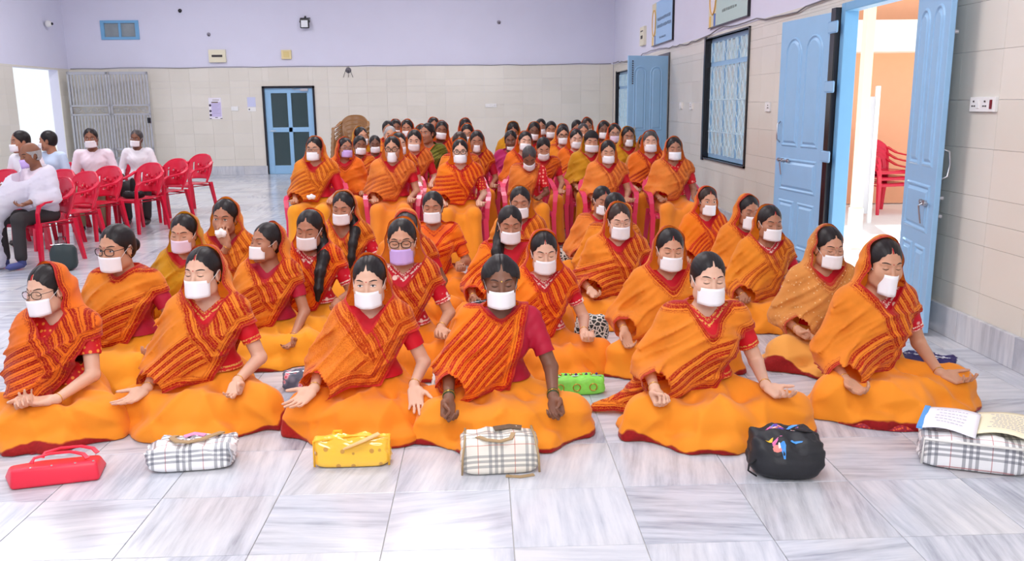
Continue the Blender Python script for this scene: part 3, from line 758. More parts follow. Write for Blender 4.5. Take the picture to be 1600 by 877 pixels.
    if not male and not g_('nobindi'): parts.append(('bindi', face_disc(ctx, (0, .020), .0042 if g_('bigbindi') else .003, lift=.0012).later('bindi', True), 'tilak' if g_('tilak') else 'bindi', 0))
    if g_('sindoor') and not male:
        path = [(hx, .070+.006*i) for i in range(5)]; parts.append(('sindoor', face_ribbon(ctx, path, [.0022]*5, lift=.0098, up=(1, 0)).later('sindoor', True), 'sindoor', ihair))
    if g_('showmouth'):
        u = np.linspace(-1, 1, 9); parts.append(('lips', face_ribbon(ctx, [(.022*v, -.071+.001*math.cos(3*v)) for v in u], [.001+.006*(1-v*v) for v in u], lift=.0008).later('lips', True), 'lip', 0))
    def hp_(x, y, z): return T[1]+Rm @ (V3(x, y, z)*hs)
    # ---- mouth mask
    mk = g_('mask', True)
    if mk:
        mw, m0, m1 = g_('msize', (.066, -.026, -.104)); tl = g_('mtilt', 0.0); mwav = rg.uniform(0, 6)
        def fm(u, v):
            x = (u*2-1); z = m0+(m1-m0)*v+tl*x*.03; y = -.1225+.060*abs(x)**2.2+.006*v*(1-abs(x))+.0012*math.sin(9*x+mwav)*v
            return hp_(x*mw, y, z-.006*(1-x*x)*v)
        mb = MB().grid(fm, 16 if res not in ('lo', 'far') else 8, 6 if res not in ('lo', 'far') else 3, thick=.0012); parts.append(('mouth_mask', mb.later('mouth_mask', True), 'mask', None)); k = len(parts)-1
        if res not in ('lo', 'far'):
            for s in (0, 1):
                sg = s*2-1; mb = MB().tube([fm(s, .12), hp_(sg*.073, -.03, (m0+.0)*.5), hp_(sg*.083, .006, .018), hp_(sg*.080, .022, -.01)], .0011, 5)
                parts.append(('mask_string', mb.later('mask_string', True), 'thread', k))
    # ---- spectacles
    gl = g_('glasses')
    if gl:
        gm = 1.8 if res in ('lo', 'far') else 1.0
        r_, rx, rz = {'thick': (.0022, .0260, .0195), 'thin': (.0016, .0265, .0190), 'wire': (.0009, .025, .017)}[gl]; r_ *= gm
        mb = MB(); n = 20
        for s in (-1, 1):
            ring = [hp_(s*.0330+rx*math.copysign(abs(math.cos(a))**.8, math.cos(a)), -.1075+.010*abs(s*.033+rx*math.cos(a)-0)/.06, -.003+rz*math.copysign(abs(math.sin(a))**.8, math.sin(a))) for a in [2*math.pi*i/n for i in range(n)]]
            mb.tube(ring, r_*hs, 6, closed=True)
            mb.tube([hp_(s*.0590, -.098, .004), hp_(s*.074, -.07, .006), hp_(s*.082, .0, .008)], r_*.9*hs, 5)
        mb.tube([hp_(-.008, -.108, .003), hp_(0, -.110, .006), hp_(.008, -.108, .003)], r_*hs, 5)
        parts.append(('spectacles', mb.later('spectacles', True), 'frame' if gl == 'thick' else ('frame' if g_('dkframe') else 'wire'), None)); k = len(parts)-1
        for s in (-1, 1):
            ring = [hp_(s*.0330+rx*.95*math.cos(a), -.1065+.010*abs(s*.033+rx*.95*math.cos(a))/.06, -.003+rz*.95*math.sin(a)) for a in [2*math.pi*i/12 for i in range(12)]]
            if res == 'hi': parts.append(('lens', MB().add(ring, [tuple(range(12))]).later('lens'), 'lens', k))
    # ---- jewellery
    if not male:
        for s in (-1, 1):
            Sh, E_, W, dv, nv = ends[s]; ax_ = nrm(W-E_); a1 = nrm(np.cross(ax_, UP+.01)); a2 = np.cross(ax_, a1)
            for j in range(g_('bangles', 1)):
                c = W-ax_*(.006+.011*j); rr = .0275+.0015*(j % 2)
                if res not in ('lo', 'far'): parts.append(('bangle', MB().tube([c+(a1*math.cos(t)+a2*math.sin(t))*rr+ax_*.003*math.sin(t+j) for t in [2*math.pi*i/18 for i in range(18)]], .0024 if g_('bangles', 1) > 1 else .0020, 6, closed=True).later('bangle', True), 'bangle' if (j % 2 or not g_('greenb')) else 'greenb', None))
        if res not in ('lo', 'far'):
            for s in (-1, 1): parts.append(('earring', MB().lathe([(.0005, -.004), (.0042, 0), (.0005, .004)], 8, Matrix.Translation(hp_(s*.0825, -.004, -.042))).later('earring', True), 'gold', None))
    # ---- blouse
    infl = .009
    bl = [Prim('rc', (p.args[0], p.args[1], p.args[2]+infl, p.args[3]+infl), p.k) for p in tor]+[Prim('el', (p.args[0], p.args[1]+infl), p.k) for p in bust]
    sl = g_('sleeve', .62); longs = g_('longsleeve', False)
    for s in (-1, 1):
        Sh, E_, W, dv, nv = ends[s]
        bl.append(Prim('rc', (Sh, Sh+(E_-Sh)*(1.0 if longs else sl+.15), .058*bw, .050*bw), .03))
        if longs: bl.append(Prim('rc', (E_, W, .048*bw, .038), .02))
    l2, h2 = np.min([p.bbox()[0] for p in bl], 0)-.015, np.max([p.bbox()[1] for p in bl], 0)+.015; l2[2] = max(l2[2], .05+zo if male else .19+zo)
    def bpost(F, X, Y, Zz): return F-.0022*np.sin(Zz*95+8*np.sin(X*14+seed))*np.cos(Y*30+X*25)
    P, tri, q = extract(bl, [axis([(l2[i], h2[i], st[2])]) for i in range(3)], post=bpost)
    nkz = g_('neckline', .545)
    def gb(P):
        x, y, z = P[:, 0], P[:, 1], P[:, 2]-zo
        lo2 = lean*max(0, .4)/.4
        yy = y+lean*np.maximum(0, z-.15)/.4
        a = (nkz-.5*np.maximum(0, -yy)+ (.55*np.abs(x) if not male else .8*np.abs(x)))-z+ (.02 if male else 0)
        a = np.where(yy > .03, .60-z, a)
        b = z-(.10 if male else .225)
        out = np.minimum(a, b); sle = np.full(len(P), .2)
        for s in (-1, 1):
            Sh, E_, W, dv, nv = ends[s]; A_, B_, t0 = (E_, W, .88) if longs else (Sh, E_, sl)
            v = B_-A_; Ln = np.linalg.norm(v); t = (P-A_) @ (v/Ln); m = (P[:, 0]*s > .10) & (d_rc([P[:, 0], P[:, 1], P[:, 2]], A_, B_+v, .08, .08) < .0)
            sle = np.where(m, np.minimum(sle, t0*Ln-t), sle)
        if g_('hood', 'full') != 'none' and not male and res != 'hi': out = np.minimum(out, np.maximum(x+.10, .02-yy))
        return np.minimum(out, sle)
    P, q = clip_mesh(P, q, gb)
    parts.append(('shirt' if male else 'blouse', Later(np_mesh, 'blouse', P, q, attrs={'edge': np.maximum(gb(P), 0)}), 'blouse', None))
    # ---- lower garment
    s0 = g_('legs', 'skirt'); ks = g_('knee', .31)
    kA, kB = g_('kneeA', (-ks, -.19, .095)), g_('kneeB', (ks, -.19, .095))
    if chair:
        if s0 == 'skirt':
            kp = [Prim('el', (V3(0, .06, .53), V3(.175*bw, .15, .16)), .06)]+[Prim('rc', (V3(s*.085, .05, .495), V3(s*.135, -.36, .515), .095, .070), .03) for s in (-1, 1)]
            kp += [Prim('rc', (V3(s*.135, -.36, .50), V3(s*.15, -.38, .06), .070, .095), .05) for s in (-1, 1)]+[Prim('rc', (V3(0, -.33, .42), V3(0, -.36, .07), .055, .10), .07), Prim('rc', (V3(0, 0, .47), V3(0, -.30, .45), .08, .06), .05)]
        else:
            kp = [Prim('el', (V3(0, .06, .50), V3(.17*bw, .14, .10)), .06)]
            for s in (-1, 1):
                kn = V3(s*.14, -.36, .50); an = V3(s*.12+g_('footx', 0), -.36+g_('footy', 0), .12)
                kp += [Prim('rc', (V3(s*.08, .05, .49), kn, .085, .065), .04), Prim('rc', (kn, an, .064, .055), .03)]
    else:
        kp = [Prim('el', (V3(0, .09, .14), V3(.180*bw, .14, .16)), .05)]
        for s, k_ in ((-1, kA), (1, kB)):
            k_ = V3(*k_); ank = V3(-s*.06, k_[1]-.14, .075)
            kp += [Prim('rc', (V3(s*.08, .06, .115), k_, .108*bw, .084), .045), Prim('rc', (k_, ank, .082, .066), .07)]
        kp += [Prim('rc', (V3(0, -.02, .10), V3(0, min(kA[1], kB[1])-.04, .085), .10, .085), .10)]
        fy = min(kA[1], kB[1])
        # cloth spread on the floor round the knees
        pr = [(kA[0]-.075, kA[1]+.10), (kA[0]-.07, kA[1]-.03), (kA[0]*.55, fy-.19), (0.0, fy-.235), (kB[0]*.55, fy-.19), (kB[0]+.07, kB[1]-.03), (kB[0]+.075, kB[1]+.10)]
        for a_, b_ in zip(pr, pr[1:]): kp.append(Prim('rc', (V3(a_[0], a_[1], .012), V3(b_[0], b_[1], .012), .030, .030), .05))
        for a_ in pr: kp.append(Prim('rc', (V3(a_[0], a_[1], .01), V3(a_[0]*.6, a_[1]*.6, .05), .024, .06), .07))
    l2, h2 = np.min([p.bbox()[0] for p in kp], 0)-.03, np.max([p.bbox()[1] for p in kp], 0)+.03
    l2[2] = .003 if not chair else .015; fp = rn.uniform(0, 6.28, 8)
    def kpost(F, X, Y, Zz):
        X, Y, Zz = X+0*F, Y+0*F, Zz+0*F
        if chair:
            wv = np.sin(X*34+1.6*np.sin(Zz*5+fp[0])+fp[1])*.5+.5*np.sin(X*61+fp[2]+2*np.sin(Zz*7)); A = .014*sm01(.52-Zz, .0, .25) if s0 == 'skirt' else .004
            return F-A*wv-.003*np.sin(Y*40+3*np.sin(X*9+fp[3]))
        th = np.arctan2(X-.02*np.sin(fp[4]), -(Y-.12)); r = np.sqrt(X*X+(Y-.12)**2)
        w1 = 1-np.abs(np.sin(th*5.2+1.5*np.sin(r*7+fp[0])+fp[1])); w2 = 1-np.abs(np.sin(th*9.7+2.2*np.sin(r*6+fp[2])+fp[3]+Zz*5))
        w3 = np.sin(X*19+Y*27+Zz*18+3*np.sin(X*8+fp[5]))
        A = sm01(r, .10, .30)
        w4 = 1-np.abs(np.sin(Zz*17+np.abs(X)*9+1.3*np.sin(X*6+fp[6])+fp[7])); side = sm01(-Y, .10, .30)
        return F-(.017*w1*w1+.008*w2*w2+.016*w4*w4*side)*A-.0035*w3
    P, tri, q = extract(kp, [axis([(l2[i], h2[i], st[3])]) for i in range(3)], post=kpost)
    P, q = clip_mesh(P, q, lambda P: P[:, 2]-(.006 if not chair else .022+(0 if s0 == 'skirt' else .06)))
    ed = P[:, 2]-(0.006 if not chair else .022)
    if not chair: ed = ed+.016+.016*np.sin(P[:, 0]*9+fp[6])+.010*np.sin(P[:, 0]*21+fp[5])
    for (hx_, hy_, hr_, hh_) in g_('hemred', ()): ed = ed-hh_*np.exp(-((P[:, 0]-hx_)**2+(P[:, 1]-hy_)**2)/hr_**2)
    parts.append(('saree_skirt' if s0 == 'skirt' else ('trousers' if s0 == 'trousers' else 'dhoti'), Later(np_mesh, 'saree_skirt', P, q, attrs={'edge': np.maximum(ed, 0)}), 'skirt', None))
    # ---- the draped end of the saree (or a shawl)
    hood = g_('hood', 'full')
    if hood != 'none':
        o = .020; dp = [Prim('rc', (p.args[0], p.args[1], p.args[2]+o, p.args[3]+o), .05) for p in tor]+[Prim('el', (p.args[0], p.args[1]+o+.004), .05) for p in bust]
        Sh, E_, W, dv, nv = ends[-1]; cv = g_('cover', .86)
        Wc = E_+(W-E_)*cv
        dp += [Prim('rc', (Sh, E_, .070*bw, .062), .06), Prim('rc', (E_, Wc, .060, .050), .05), Prim('rc', (bp(-.09, -.02, .42), Wc*.55+bp(-.06, -.08, .26)*.45, .09, .055), .09), Prim('rc', (bp(-.05, -.02, .27), Wc*.75+V3(0, 0, zo+.2)*.25, .10, .045), .10)]
        Sh2, E2, W2, _, _ = ends[1]
        dp.append(Prim('rc', (Sh2, Sh2+(E2-Sh2)*g_('cap', .45), .066*bw, .064*bw), .05))
        if g_('both'): dp += [Prim('rc', (Sh2, E2, .070*bw, .062), .06), Prim('rc', (E2, E2+(W2-E2)*.8, .060, .050), .05), Prim('rc', (bp(.09, -.02, .42), (E2+(W2-E2)*.8)*.6+bp(.06, -.08, .26)*.4, .09, .055), .09)]
        if hood == 'full':
            dp += [Prim('el', (V3(0, .022, .030)*hs, V3(.0925, .1125, .1110)*hs), .03, T), Prim('el', (V3(0, .118, -.01)*hs, V3(.06, .05, .055)*hs), .04, T),
                   Prim('rc', (hp_(0, .025, -.04), bp(0, .055, .53), .086*hs, .125), .05), Prim('rc', (hp_(0, .05, -.05), bp(0, .11, .40), .088*hs, .11), .06)]
            for s in (-1, 1): dp.append(Prim('rc', (hp_(s*.03, .01, -.08), bp(s*.10, .02, .53), .062, .07), .05))
        else:
            dp += [Prim('rc', (bp(0, .05, .54), bp(0, .045, .60), .075, .066), .04), Prim('rc', (bp(-.06, .11, .54), bp(.06, .11, .54), .05, .05), .05)]
        tail = g_('tail')
        if tail:
            for a_, b_ in zip(tail, tail[1:]): dp.append(Prim('rc', (V3(*a_[:3]), V3(*b_[:3]), a_[3], b_[3]), .05))
        l2, h2 = np.min([p.bbox()[0] for p in dp], 0)-.03, np.max([p.bbox()[1] for p in dp], 0)+.03; l2[2] = max(l2[2], .01 if tail else .10+zo-.03)
        fa = g_('foldamp', 1.0); kx = g_('slope', .55)
        def scoord(x, z): return z-kx*x+.6*x*x
        cross = g_('cross', (-.045, .5) if hood == 'full' and not g_('both') and not male else None)
        def dline(x, z): return (x-(cross[0]+(.62-z)*cross[1]))/math.sqrt(1+cross[1]**2)+.006*np.sin(z*31+fp[3])
        def dpost(F, X, Y, Zz):
            z = Zz-zo; s = scoord(X, z)+.018*np.sin(X*11+fp[0])+.010*np.sin(Y*23+fp[1])
            f = 1-np.abs(np.sin(np.pi*s/.060+fp[2])); f2 = 1-np.abs(np.sin(np.pi*s/.033+fp[3]+X*6))
            m = sm01(.60-z, 0, .12)*(.35+.65*sm01(.08-Y, 0, .1))
            n = np.sin(X*22+Zz*15+fp[4])*np.sin(Y*19+Zz*11+fp[5])
            hf = sm01(z-.50, 0, .1)*.0035*np.sin(np.arctan2(X-T[1][0], Zz-T[1][2])*7+fp[6]+Y*25)
            f3 = 1-np.abs(np.sin(np.pi*s/.105+fp[6]+1.2*np.sin(X*7+fp[7])))
            if cross:
                dl = dline(X, z); st2 = 1/(1+np.exp(np.clip(dl/.0035, -30, 30))); F = F-.0085*st2*sm01(.03-Y, 0, .05)*sm01(.62-z, 0, .05)
                f = np.where(dl > 0, 1-np.abs(np.sin(np.pi*dl/.034)), f)
            return F-fa*(.0080*f*f+.0035*f2*f2+.016*f3*f3*f3)*m-.005*n*m-hf
        P, tri, q = extract(dp, [axis([(l2[i], h2[i], st[2])]) for i in range(3)], post=dpost)
        zv, xv, vs_ = g_('vee', (.50, .0, 1.3)); right = g_('right', 'cap'); zh0 = g_('hem', .185); yh0, yhs = g_('hoody', (-.030, .30))
        def parts_g(P):
            x, y, z = P[:, 0], P[:, 1], P[:, 2]-zo; Q = (P-T[1]) @ Rm/hs
            vee = zv+vs_*(np.sqrt((x-xv)**2+.022**2)-.022)+.010*np.sin(x*38+fp[5])
            if hood == 'full':
                # width of the opening is limited, so the cloth wraps the cheeks when turned
                o1 = np.minimum(yh0+yhs*np.maximum(Q[:, 2], 0)+.010*np.sin(Q[:, 2]*40+fp[7])-Q[:, 1], (z-vee)/math.sqrt(1+vs_*vs_))
            else:
                yy = y+lean; lim = np.where(yy < .03, vee, 9); o1 = np.maximum((z-np.minimum(lim, .612))/1.3, z-.612)
            face = -o1
            xr = {'cap': .045+.577*(z-.20), 'bare': .035+.26*(z-.20), 'wide': .10+.5*(z-.20)}.get(right, .5+0*z)
            zc = {'cap': .445, 'bare': .62, 'wide': .40}.get(right, 0.)+g_('capz', 0)
            r_ = -np.minimum(np.minimum((x-xr)*.866, zc-z+.25*(x-.16)), .13-y-lean*.5)
            if g_('both') or right == 'none': r_ = np.full(len(P), 1.0)
            zh = zh0-.28*np.maximum(0, -x-.10)+.0*x+np.where(y > .05, -.06, 0)+.008*np.sin(x*25+fp[1])
            h_ = z-zh
            if tail: h_ = np.where((x < -.15) | male, np.maximum(h_, P[:, 2]-.02), h_)
            # the cuff of cloth over the forearm
            v = W-E_; Ln = np.linalg.norm(v); t = (P-E_) @ (v/Ln); m = (d_rc([P[:, 0], P[:, 1], P[:, 2]], E_, W+v*.5, .075, .075) < 0) & (x < -.1)
            cf = np.where(m, Ln*cv-t, .5)
            return face, np.minimum(np.minimum(r_, h_), cf)
        def gd(P): a, b = parts_g(P); return np.minimum(a, b)
        P, q = clip_mesh(P, q, gd)
        a, b = parts_g(P); z = P[:, 2]-zo; s = scoord(P[:, 0], z)+.012*np.sin(P[:, 0]*11+fp[0])
        zn0, zn1 = g_('zone', (.28, .47)); fb = g_('faceband', .042)
        zone = sm01(s, zn0-.01, zn0)*(1-sm01(s, zn1, zn1+.01))*sm01(.62-z, 0, .03); nearf = a < fb
        zone = np.where(nearf, 1.0, zone*(.0 if g_('plainback') and False else 1)); band = np.where(nearf, a, s)
        if cross:
            dl = dline(P[:, 0], z); fr = (P[:, 1] < .06) & (z < .62); cb = g_('crossband', .075)
            m1 = fr & (dl < 0) & (dl > -cb); m2 = fr & (dl >= 0)
            zone = np.where(m1 | m2, 1.0, zone); band = np.where(m1, -dl, np.where(m2, dl+.01, band)); a = np.where(m1, np.minimum(np.maximum(a, 0), -dl), a)
        # the side edge carries its own band
        if g_('sideband', .05): zone = np.maximum(zone, (b < g_('sideband', .05))*1.0); band = np.where((b < g_('sideband', .05)) & ~nearf, b, band)
        parts.append(('saree_drape' if not male else 'shawl', Later(np_mesh, 'saree_drape', P, q, attrs={'band': band, 'zone': zone, 'edge': np.maximum(np.minimum(a, b), 0)}), 'drape', None))
    if g_('extra'): parts += g_('extra')(T, Rm, hs, ends, zo, hp_)
    return parts
ROLE = {'brow': M_brow, 'lash': M_lash, 'crease': plain('lid_crease', L(120, 78, 62), 0.8), 'eyew': M_eyew, 'iris': M_iris, 'bindi': M_bindi, 'tilak': M_tilak, 'sindoor': M_sind, 'lip': M_lip, 'thread': M_thread, 'frame': M_frame, 'wire': M_wire, 'lens': M_lens, 'gold': M_gold, 'bangle': M_gold, 'greenb': M_greenb, 'black': M_black, 'sock': M_sock}
PART_LABEL = {}
def place(parts, name, loc, rz, sc, mats, label, cat='woman', group=None, first=True):
    root = empty(name, loc, rz, label, cat, group); root.scale = (sc, sc, sc)
    objs = []
    for (pn, me, role, par) in parts:
        m = mats.get(role) or ROLE.get(role); me = me.get(); o = D.objects.new(pn, me); C.objects.link(o)
        if len(me.materials) == 0: me.materials.append(m)
        if me.materials[0] != m: o.material_slots[0].link = 'OBJECT'; o.material_slots[0].material = m
        o.parent = root if par is None else objs[par]
        objs.append(o)
    return root
def mats(skin='wheat', hair='black', drape='mango', skirt='mango', blouse='red', mask='white', **k):
    d = {'skin': SKIN[skin], 'hair': HAIR[hair], 'drape': DR.get(drape), 'skirt': SK[skirt] if skirt in SK else k.get('sk'), 'blouse': BL[blouse], 'mask': MK[mask]}
    return d
# ------------------------------------------------------------------ the people
HD = {'F': 'women seated cross-legged on the marble floor', 'C': 'women seated in rows of red chairs', 'M': 'men seated at the left by the gate'}
def seed_of(key): return sum(ord(c)*(i*7+3) for i, c in enumerate(key)) % 9973
def hand(x, y, z, pose='relaxed', d=(0, -1, -.2), n=(0, -.2, 1)): return ((x, y, z), pose, d, n)
UPH = lambda x, y, z, p='relaxed', ox=.25: hand(x, y, z, p, (ox, -1, -.30), (0, -.35, 1))
from concurrent.futures import ThreadPoolExecutor
def person(key, pos, rz, fig, mt, label, group, cat='person', parts=None):
    x, y, sc = pos
    parts = parts or figure(seed=seed_of(key), **fig)
    r = place(parts, 'person', (x, y, 0), R(rz), sc, mats(**mt), label, cat, group); return r
G1_, G2_ = HD['F'], HD['C']
FLOORP = [
 ('F1', (-2.125, 4.2, .957), -6, dict(hemred=((.1,-.44,.14,.05),), res='hi', head=(-14, 4, -2), glasses='thin', dkframe=1, handA=hand(-.03, -.27, .235, 'relaxed', (.5, -.8, -.2), (.1, -.3, 1)), handB=hand(.13, -.26, .215, 'relaxed', (-1, -.25, -.05), (0, -.3, 1)), poleA=(-.8, .7, -.5), bw=.98, sleeve=.6, zone=(.24, .50), slope=.45, hoody=(-.02, .22), sindoor=1),
   dict(skin='fair', drape='deep', blouse='reddot', skirt='mango'), 'far-left front-row woman in dark spectacles with both hands in her lap'),
 ('F2', (-1.412, 4.3, 1.018), -3, dict(hemred=((.42,-.18,.10,.09),), res='hi', head=(-8, -4, 0), handA=UPH(-.235, -.22, .198, 'open', -.5), handB=UPH(.2, -.20, .225, 'mudra', .1), sindoor=1, zone=(.27, .46), sleeve=.66, hoody=(.0, .20), vee=(.49, .02, 1.4), bangles=1),
   dict(skin='fair', drape='mango', blouse='redgold', skirt='mango'), 'front-row woman with closed eyes, gold-hemmed red sleeve and open right palm'),
 ('F3', (-.56, 4.16, .983), 0, dict(hemred=((-.42,-.24,.07,.07),(.40,-.25,.07,.07)), res='hi', head=(-2, 2, 0), eyes='open', handA=hand(-.262, -.22, .235, 'open', (-.55, -.75, -.35), (.1, -.5, .9)), handB=hand(.22, -.20, .235, 'open', (.12, -.75, -.6), (0, -.85, .5)), zone=(.33, .36), hoody=(-.005, .25), vee=(.50, -.01, 1.35), sideband=.085, faceband=.085, hem=.21, bangles=1, sleeve=.64),
   dict(skin='fair', drape='net', blouse='red', skirt='deep'), 'young front-row woman with open eyes and both palms turned up'),
 ('F4', (.081, 4.06, .996), 2, dict(res='hi', head=(0, 1, 0), hood='down', right='bare', hair='full', tilak=1, hairline=.066, handA=hand(-.262, -.27, .225, 'pinch', (-.05, -.75, -.6), (.5, -.6, .5)), handB=hand(.225, -.27, .215, 'pinch', (.1, -.75, -.6), (-.5, -.6, .5)), bangles=3, greenb=1, zone=(.10, .70), slope=.95, bw=.94, foldamp=1.2, sleeve=.72, cover=.62, hem=.19, vee=(.53, .0, 1.1), cap=.3, faceband=.02),
   dict(skin='dark', drape='red', blouse='maroon', skirt='mango'), 'dark-haired front-row woman with a yellow forehead mark, green bangles and bare right arm'),
 ('F5', (1.083, 4.04, .994), 0, dict(hemred=((-.42,-.26,.08,.07),), res='hi', head=(2, 0, 1), hood='down', handA=hand(-.296, -.24, .245, 'fist', (.15, -.75, -.45), (.3, -.7, .5)), handB=UPH(.245, -.20, .235, 'relaxed', .55), bw=1.0, zone=(.24, .40), slope=.30, vee=(.47, .01, 1.5), kneeA=(-.33, -.2, .095), kneeB=(.36, -.2, .095), sleeve=.66, tail=[(-.28, .02, .20, .06), (-.36, .10, .06, .05), (-.52, .12, .02, .03)]),
   dict(skin='fair', drape='mango', blouse='redgold', skirt='mango'), 'front-row woman without a hood sitting behind the black pouch'),
 ('F6', (2.044, 4.26, 1.021), 4, dict(hemred=((0,-.47,.3,.025),), res='hi', head=(-2, 4, 2), handA=UPH(-.27, -.22, .19, 'relaxed', .3), handB=UPH(.25, -.17, .185, 'relaxed', .9), msize=(.047, -.030, -.130), zone=(.22, .40), slope=.35, bw=.96, hoody=(-.03, .25), sindoor=1, kneeB=(.35, -.15, .10), sleeve=.66),
   dict(skin='wheat', drape='mango', blouse='redwhite', skirt='mango'), 'rightmost front-row woman under an orange hood with a tall narrow mask'),
 ('G1', (-2.114, 5.009, 1.059), -4, dict(head=(-14, 3, 0), hood='down', glasses='thick', eyes='open', mtilt=-.25, handB=UPH(.24, -.20, .225, 'relaxed', .1), zone=(.24, .42), vee=(.56, .0, .9), faceband=.03),
   dict(skin='wheat', drape='mango', blouse='maroon', skirt='yellow'), 'bare-headed woman in thick round black spectacles behind the two leftmost women'),
 ('G2', (-1.363, 5.4, .985), -6, dict(head=(-30, -8, 0), handB=UPH(.21, -.22, .16, 'mudra', .0), zone=(.30, .50), hoody=(.02, .25), msize=(.060, -.026, -.100), bw=.9),
   dict(skin='tan', drape='mango', blouse='maroon', skirt='yellow'), 'second-row woman whose hooded face is turned up towards the left'),
 ('G3', (-.484, 5.133, 1.045), 0, dict(head=(-1, 0, -1), glasses='thick', handB=UPH(.218, -.20, .25, 'relaxed', .0), zone=(.28, .46), hoody=(.01, .25), vee=(.46, .0, 1.6), msize=(.066, -.030, -.112), sleeve=.72),
   dict(skin='wheat', drape='mango', blouse='redwhite', skirt='deep', mask='lilac'), 'woman in thick black spectacles and a lilac mouth cloth behind the young front-row woman'),
 ('G4', (.358, 5.029, .965), 2, dict(hemred=((.40,-.2,.12,.08),), head=(2, 6, 0), handB=UPH(.225, -.20, .25, 'fist', .1), zone=(.26, .50), hoody=(-.01, .22), sindoor=1, vee=(.50, .0, 1.3), slope=.7, kneeB=(.30, -.2, .09)),
   dict(skin='fair', drape='red', blouse='redwhite', skirt='deep'), 'hooded woman with a gold and white trimmed red sleeve beside the green pouch'),
 ('G5', (1.10, 4.98, .975), 0, dict(head=(0, 2, 2), handA=hand(-.30, -.2, .27, 'relaxed', (.1, -.6, -.5), (.3, -.8, .3)), zone=(.24, .30), sindoor=1, hoody=(.0, .2), both=1, bw=1.0),
   dict(skin='wheat', drape='mango', blouse='red', skirt='mango'), 'hooded woman with a red parting seated directly behind the bare-headed front-row woman'),
 ('G6', (2.061, 5.02, .965), 2, dict(hemred=((-.36,-.25,.12,.08),), head=(6, 4, 1), glasses='wire', handA=UPH(-.24, -.20, .245, 'mudra', .5), both=1, zone=(.10, .24), hoody=(-.02, .25), bw=.95),
   dict(skin='wheat', drape='speck', blouse='red', skirt='pale'), 'woman in a pale flowered hood and fine spectacles just inside the open door'),
 ('H1', (-2.019, 5.827, 1.008), -2, dict(res='m2', head=(-2, 4, 2), both=1, zone=(.0, .0), bigbindi=1, hoody=(-.01, .25), foldamp=1.4), dict(skin='wheat', drape='olive', blouse='red', skirt='mango', mask='pink'), 'woman in a plain golden hood with a pale pink mouth cloth and red bindi'),
 ('H2', (-1.904, 6.372, 1.053), 2, dict(res='m2', head=(-6, 2, 4), eyes='open', mask=False, handA=hand(.045, -.155, .535, 'relaxed', (-.25, .1, .9), (0, .9, .2)), poleA=(-.7, .1, -.8), cover=.55, zone=(.2, .6), hoody=(-.01, .25)), dict(skin='tan', drape='gold', blouse='maroon', skirt='mango'), 'woman with open eyes pressing a white cloth to her mouth with one hand'),
 ('H3', (-1.17, 5.802, 1.032), -3, dict(res='m2', head=(-6, 6, 3), hair='long', handB=UPH(.2, -.2, .27, 'relaxed', .1), zone=(.3, .5), hoody=(.035, .2), sleeve=.74), dict(skin='tan', drape='red', blouse='redwhite', skirt='yellow'), 'hooded woman with long black hair falling over one shoulder in the third row'),
 ('H4', (-1.12, 6.95, 1.04), -3, dict(res='m2', head=(-6, 4, 2), hair='long', handB=UPH(.2, -.2, .27), zone=(.24, .5), hoody=(-.01, .2), sleeve=.74, neckline=.50), dict(skin='tan', drape='gold', blouse='redwhite', skirt='yellow'), 'woman with a dark orange hood seated on the floor before the leftmost front chair'),
 ('H5', (-.40, 6.968, 1.025), 0, dict(res='m2', head=(-4, 0, 0), hood='down', vee=(.44, 0, 1.1), right='wide', handB=UPH(.194, -.2, .29, 'fist'), zone=(.3, .4), sleeve=.80, bw=.95), dict(skin='tan', drape='red', blouse='orange', skirt='deep'), 'bare-headed woman in an orange blouse with a white flower on its red hem'),
 ('H5b', (-.556, 6.20, .99), 0, dict(res='m2', head=(4, 24, 0), hoody=(-.02, .2), zone=(.2, .5)), dict(skin='brown', hair='salt', drape='mango', blouse='red', skirt='deep'), 'older woman with greying hair and bowed head hidden behind the lilac-masked woman'),
 ('H6', (.187, 5.959, 1.021), 2, dict(res='m2', head=(1, 6, 1), hair='long', longside=-1, hood='down', vee=(.45, 0, 1.2), handA=UPH(-.262, -.2, .25, 'fist', .2), zone=(.2, .6), hairline=.068), dict(skin='tan', drape='red', blouse='red', skirt='deep'), 'bare-headed woman with loose long hair behind the gold-trimmed red sleeve'),
 ('H7', (.318, 7.15, 1.04), 0, dict(res='m2', head=(-4, 2, 0), hoody=(.02, .2), zone=(.3, .5)), dict(skin='tan', drape='gold', blouse='red', skirt='mango'), 'hooded woman partly hidden behind the woman with loose long hair'),
 ('H8', (.984, 6.154, 1.0), 0, dict(res='m2', head=(4, 4, 0), glasses='wire', handA=UPH(-.227, -.2, .25, 'relaxed', .3), zone=(.18, .46), slope=.05, hoody=(-.01, .22), bw=1.02, sleeve=.7, msize=(.066, -.024, -.108)), dict(skin='fair', hair='brown', drape='mango', blouse='red', skirt='mango'), 'woman with brown hair, thin spectacles and horizontal dark bands on her drape'),
 ('H9', (1.061, 6.85, 1.01), 0, dict(res='m2', head=(4, 8, 0), hood='down'), dict(skin='tan', drape='gold', blouse='red'), 'black-haired woman nearly hidden behind the woman with brown hair and spectacles'),
 ('H10', (1.05, 7.62, .985), 2, dict(res='m2', head=(10, 6, 4), hood='down', both=1, sindoor=1), dict(skin='tan', drape='peach', blouse='red', skirt='mango'), 'bare-headed floor-seated woman looking down before the chair of a pale orange sari'),
 ('H11', (1.979, 7.494, .968), 4, dict(res='m2', head=(2, 0, 2), eyes='open', sindoor=1, hoody=(-.02, .2), zone=(.18, .5), slope=.7, msize=(.060, -.026, -.112)), dict(skin='wheat', hair='brown', drape='red', blouse='red', skirt='mango'), 'hooded woman with open eyes in dark red bands seated nearest the wall window'),
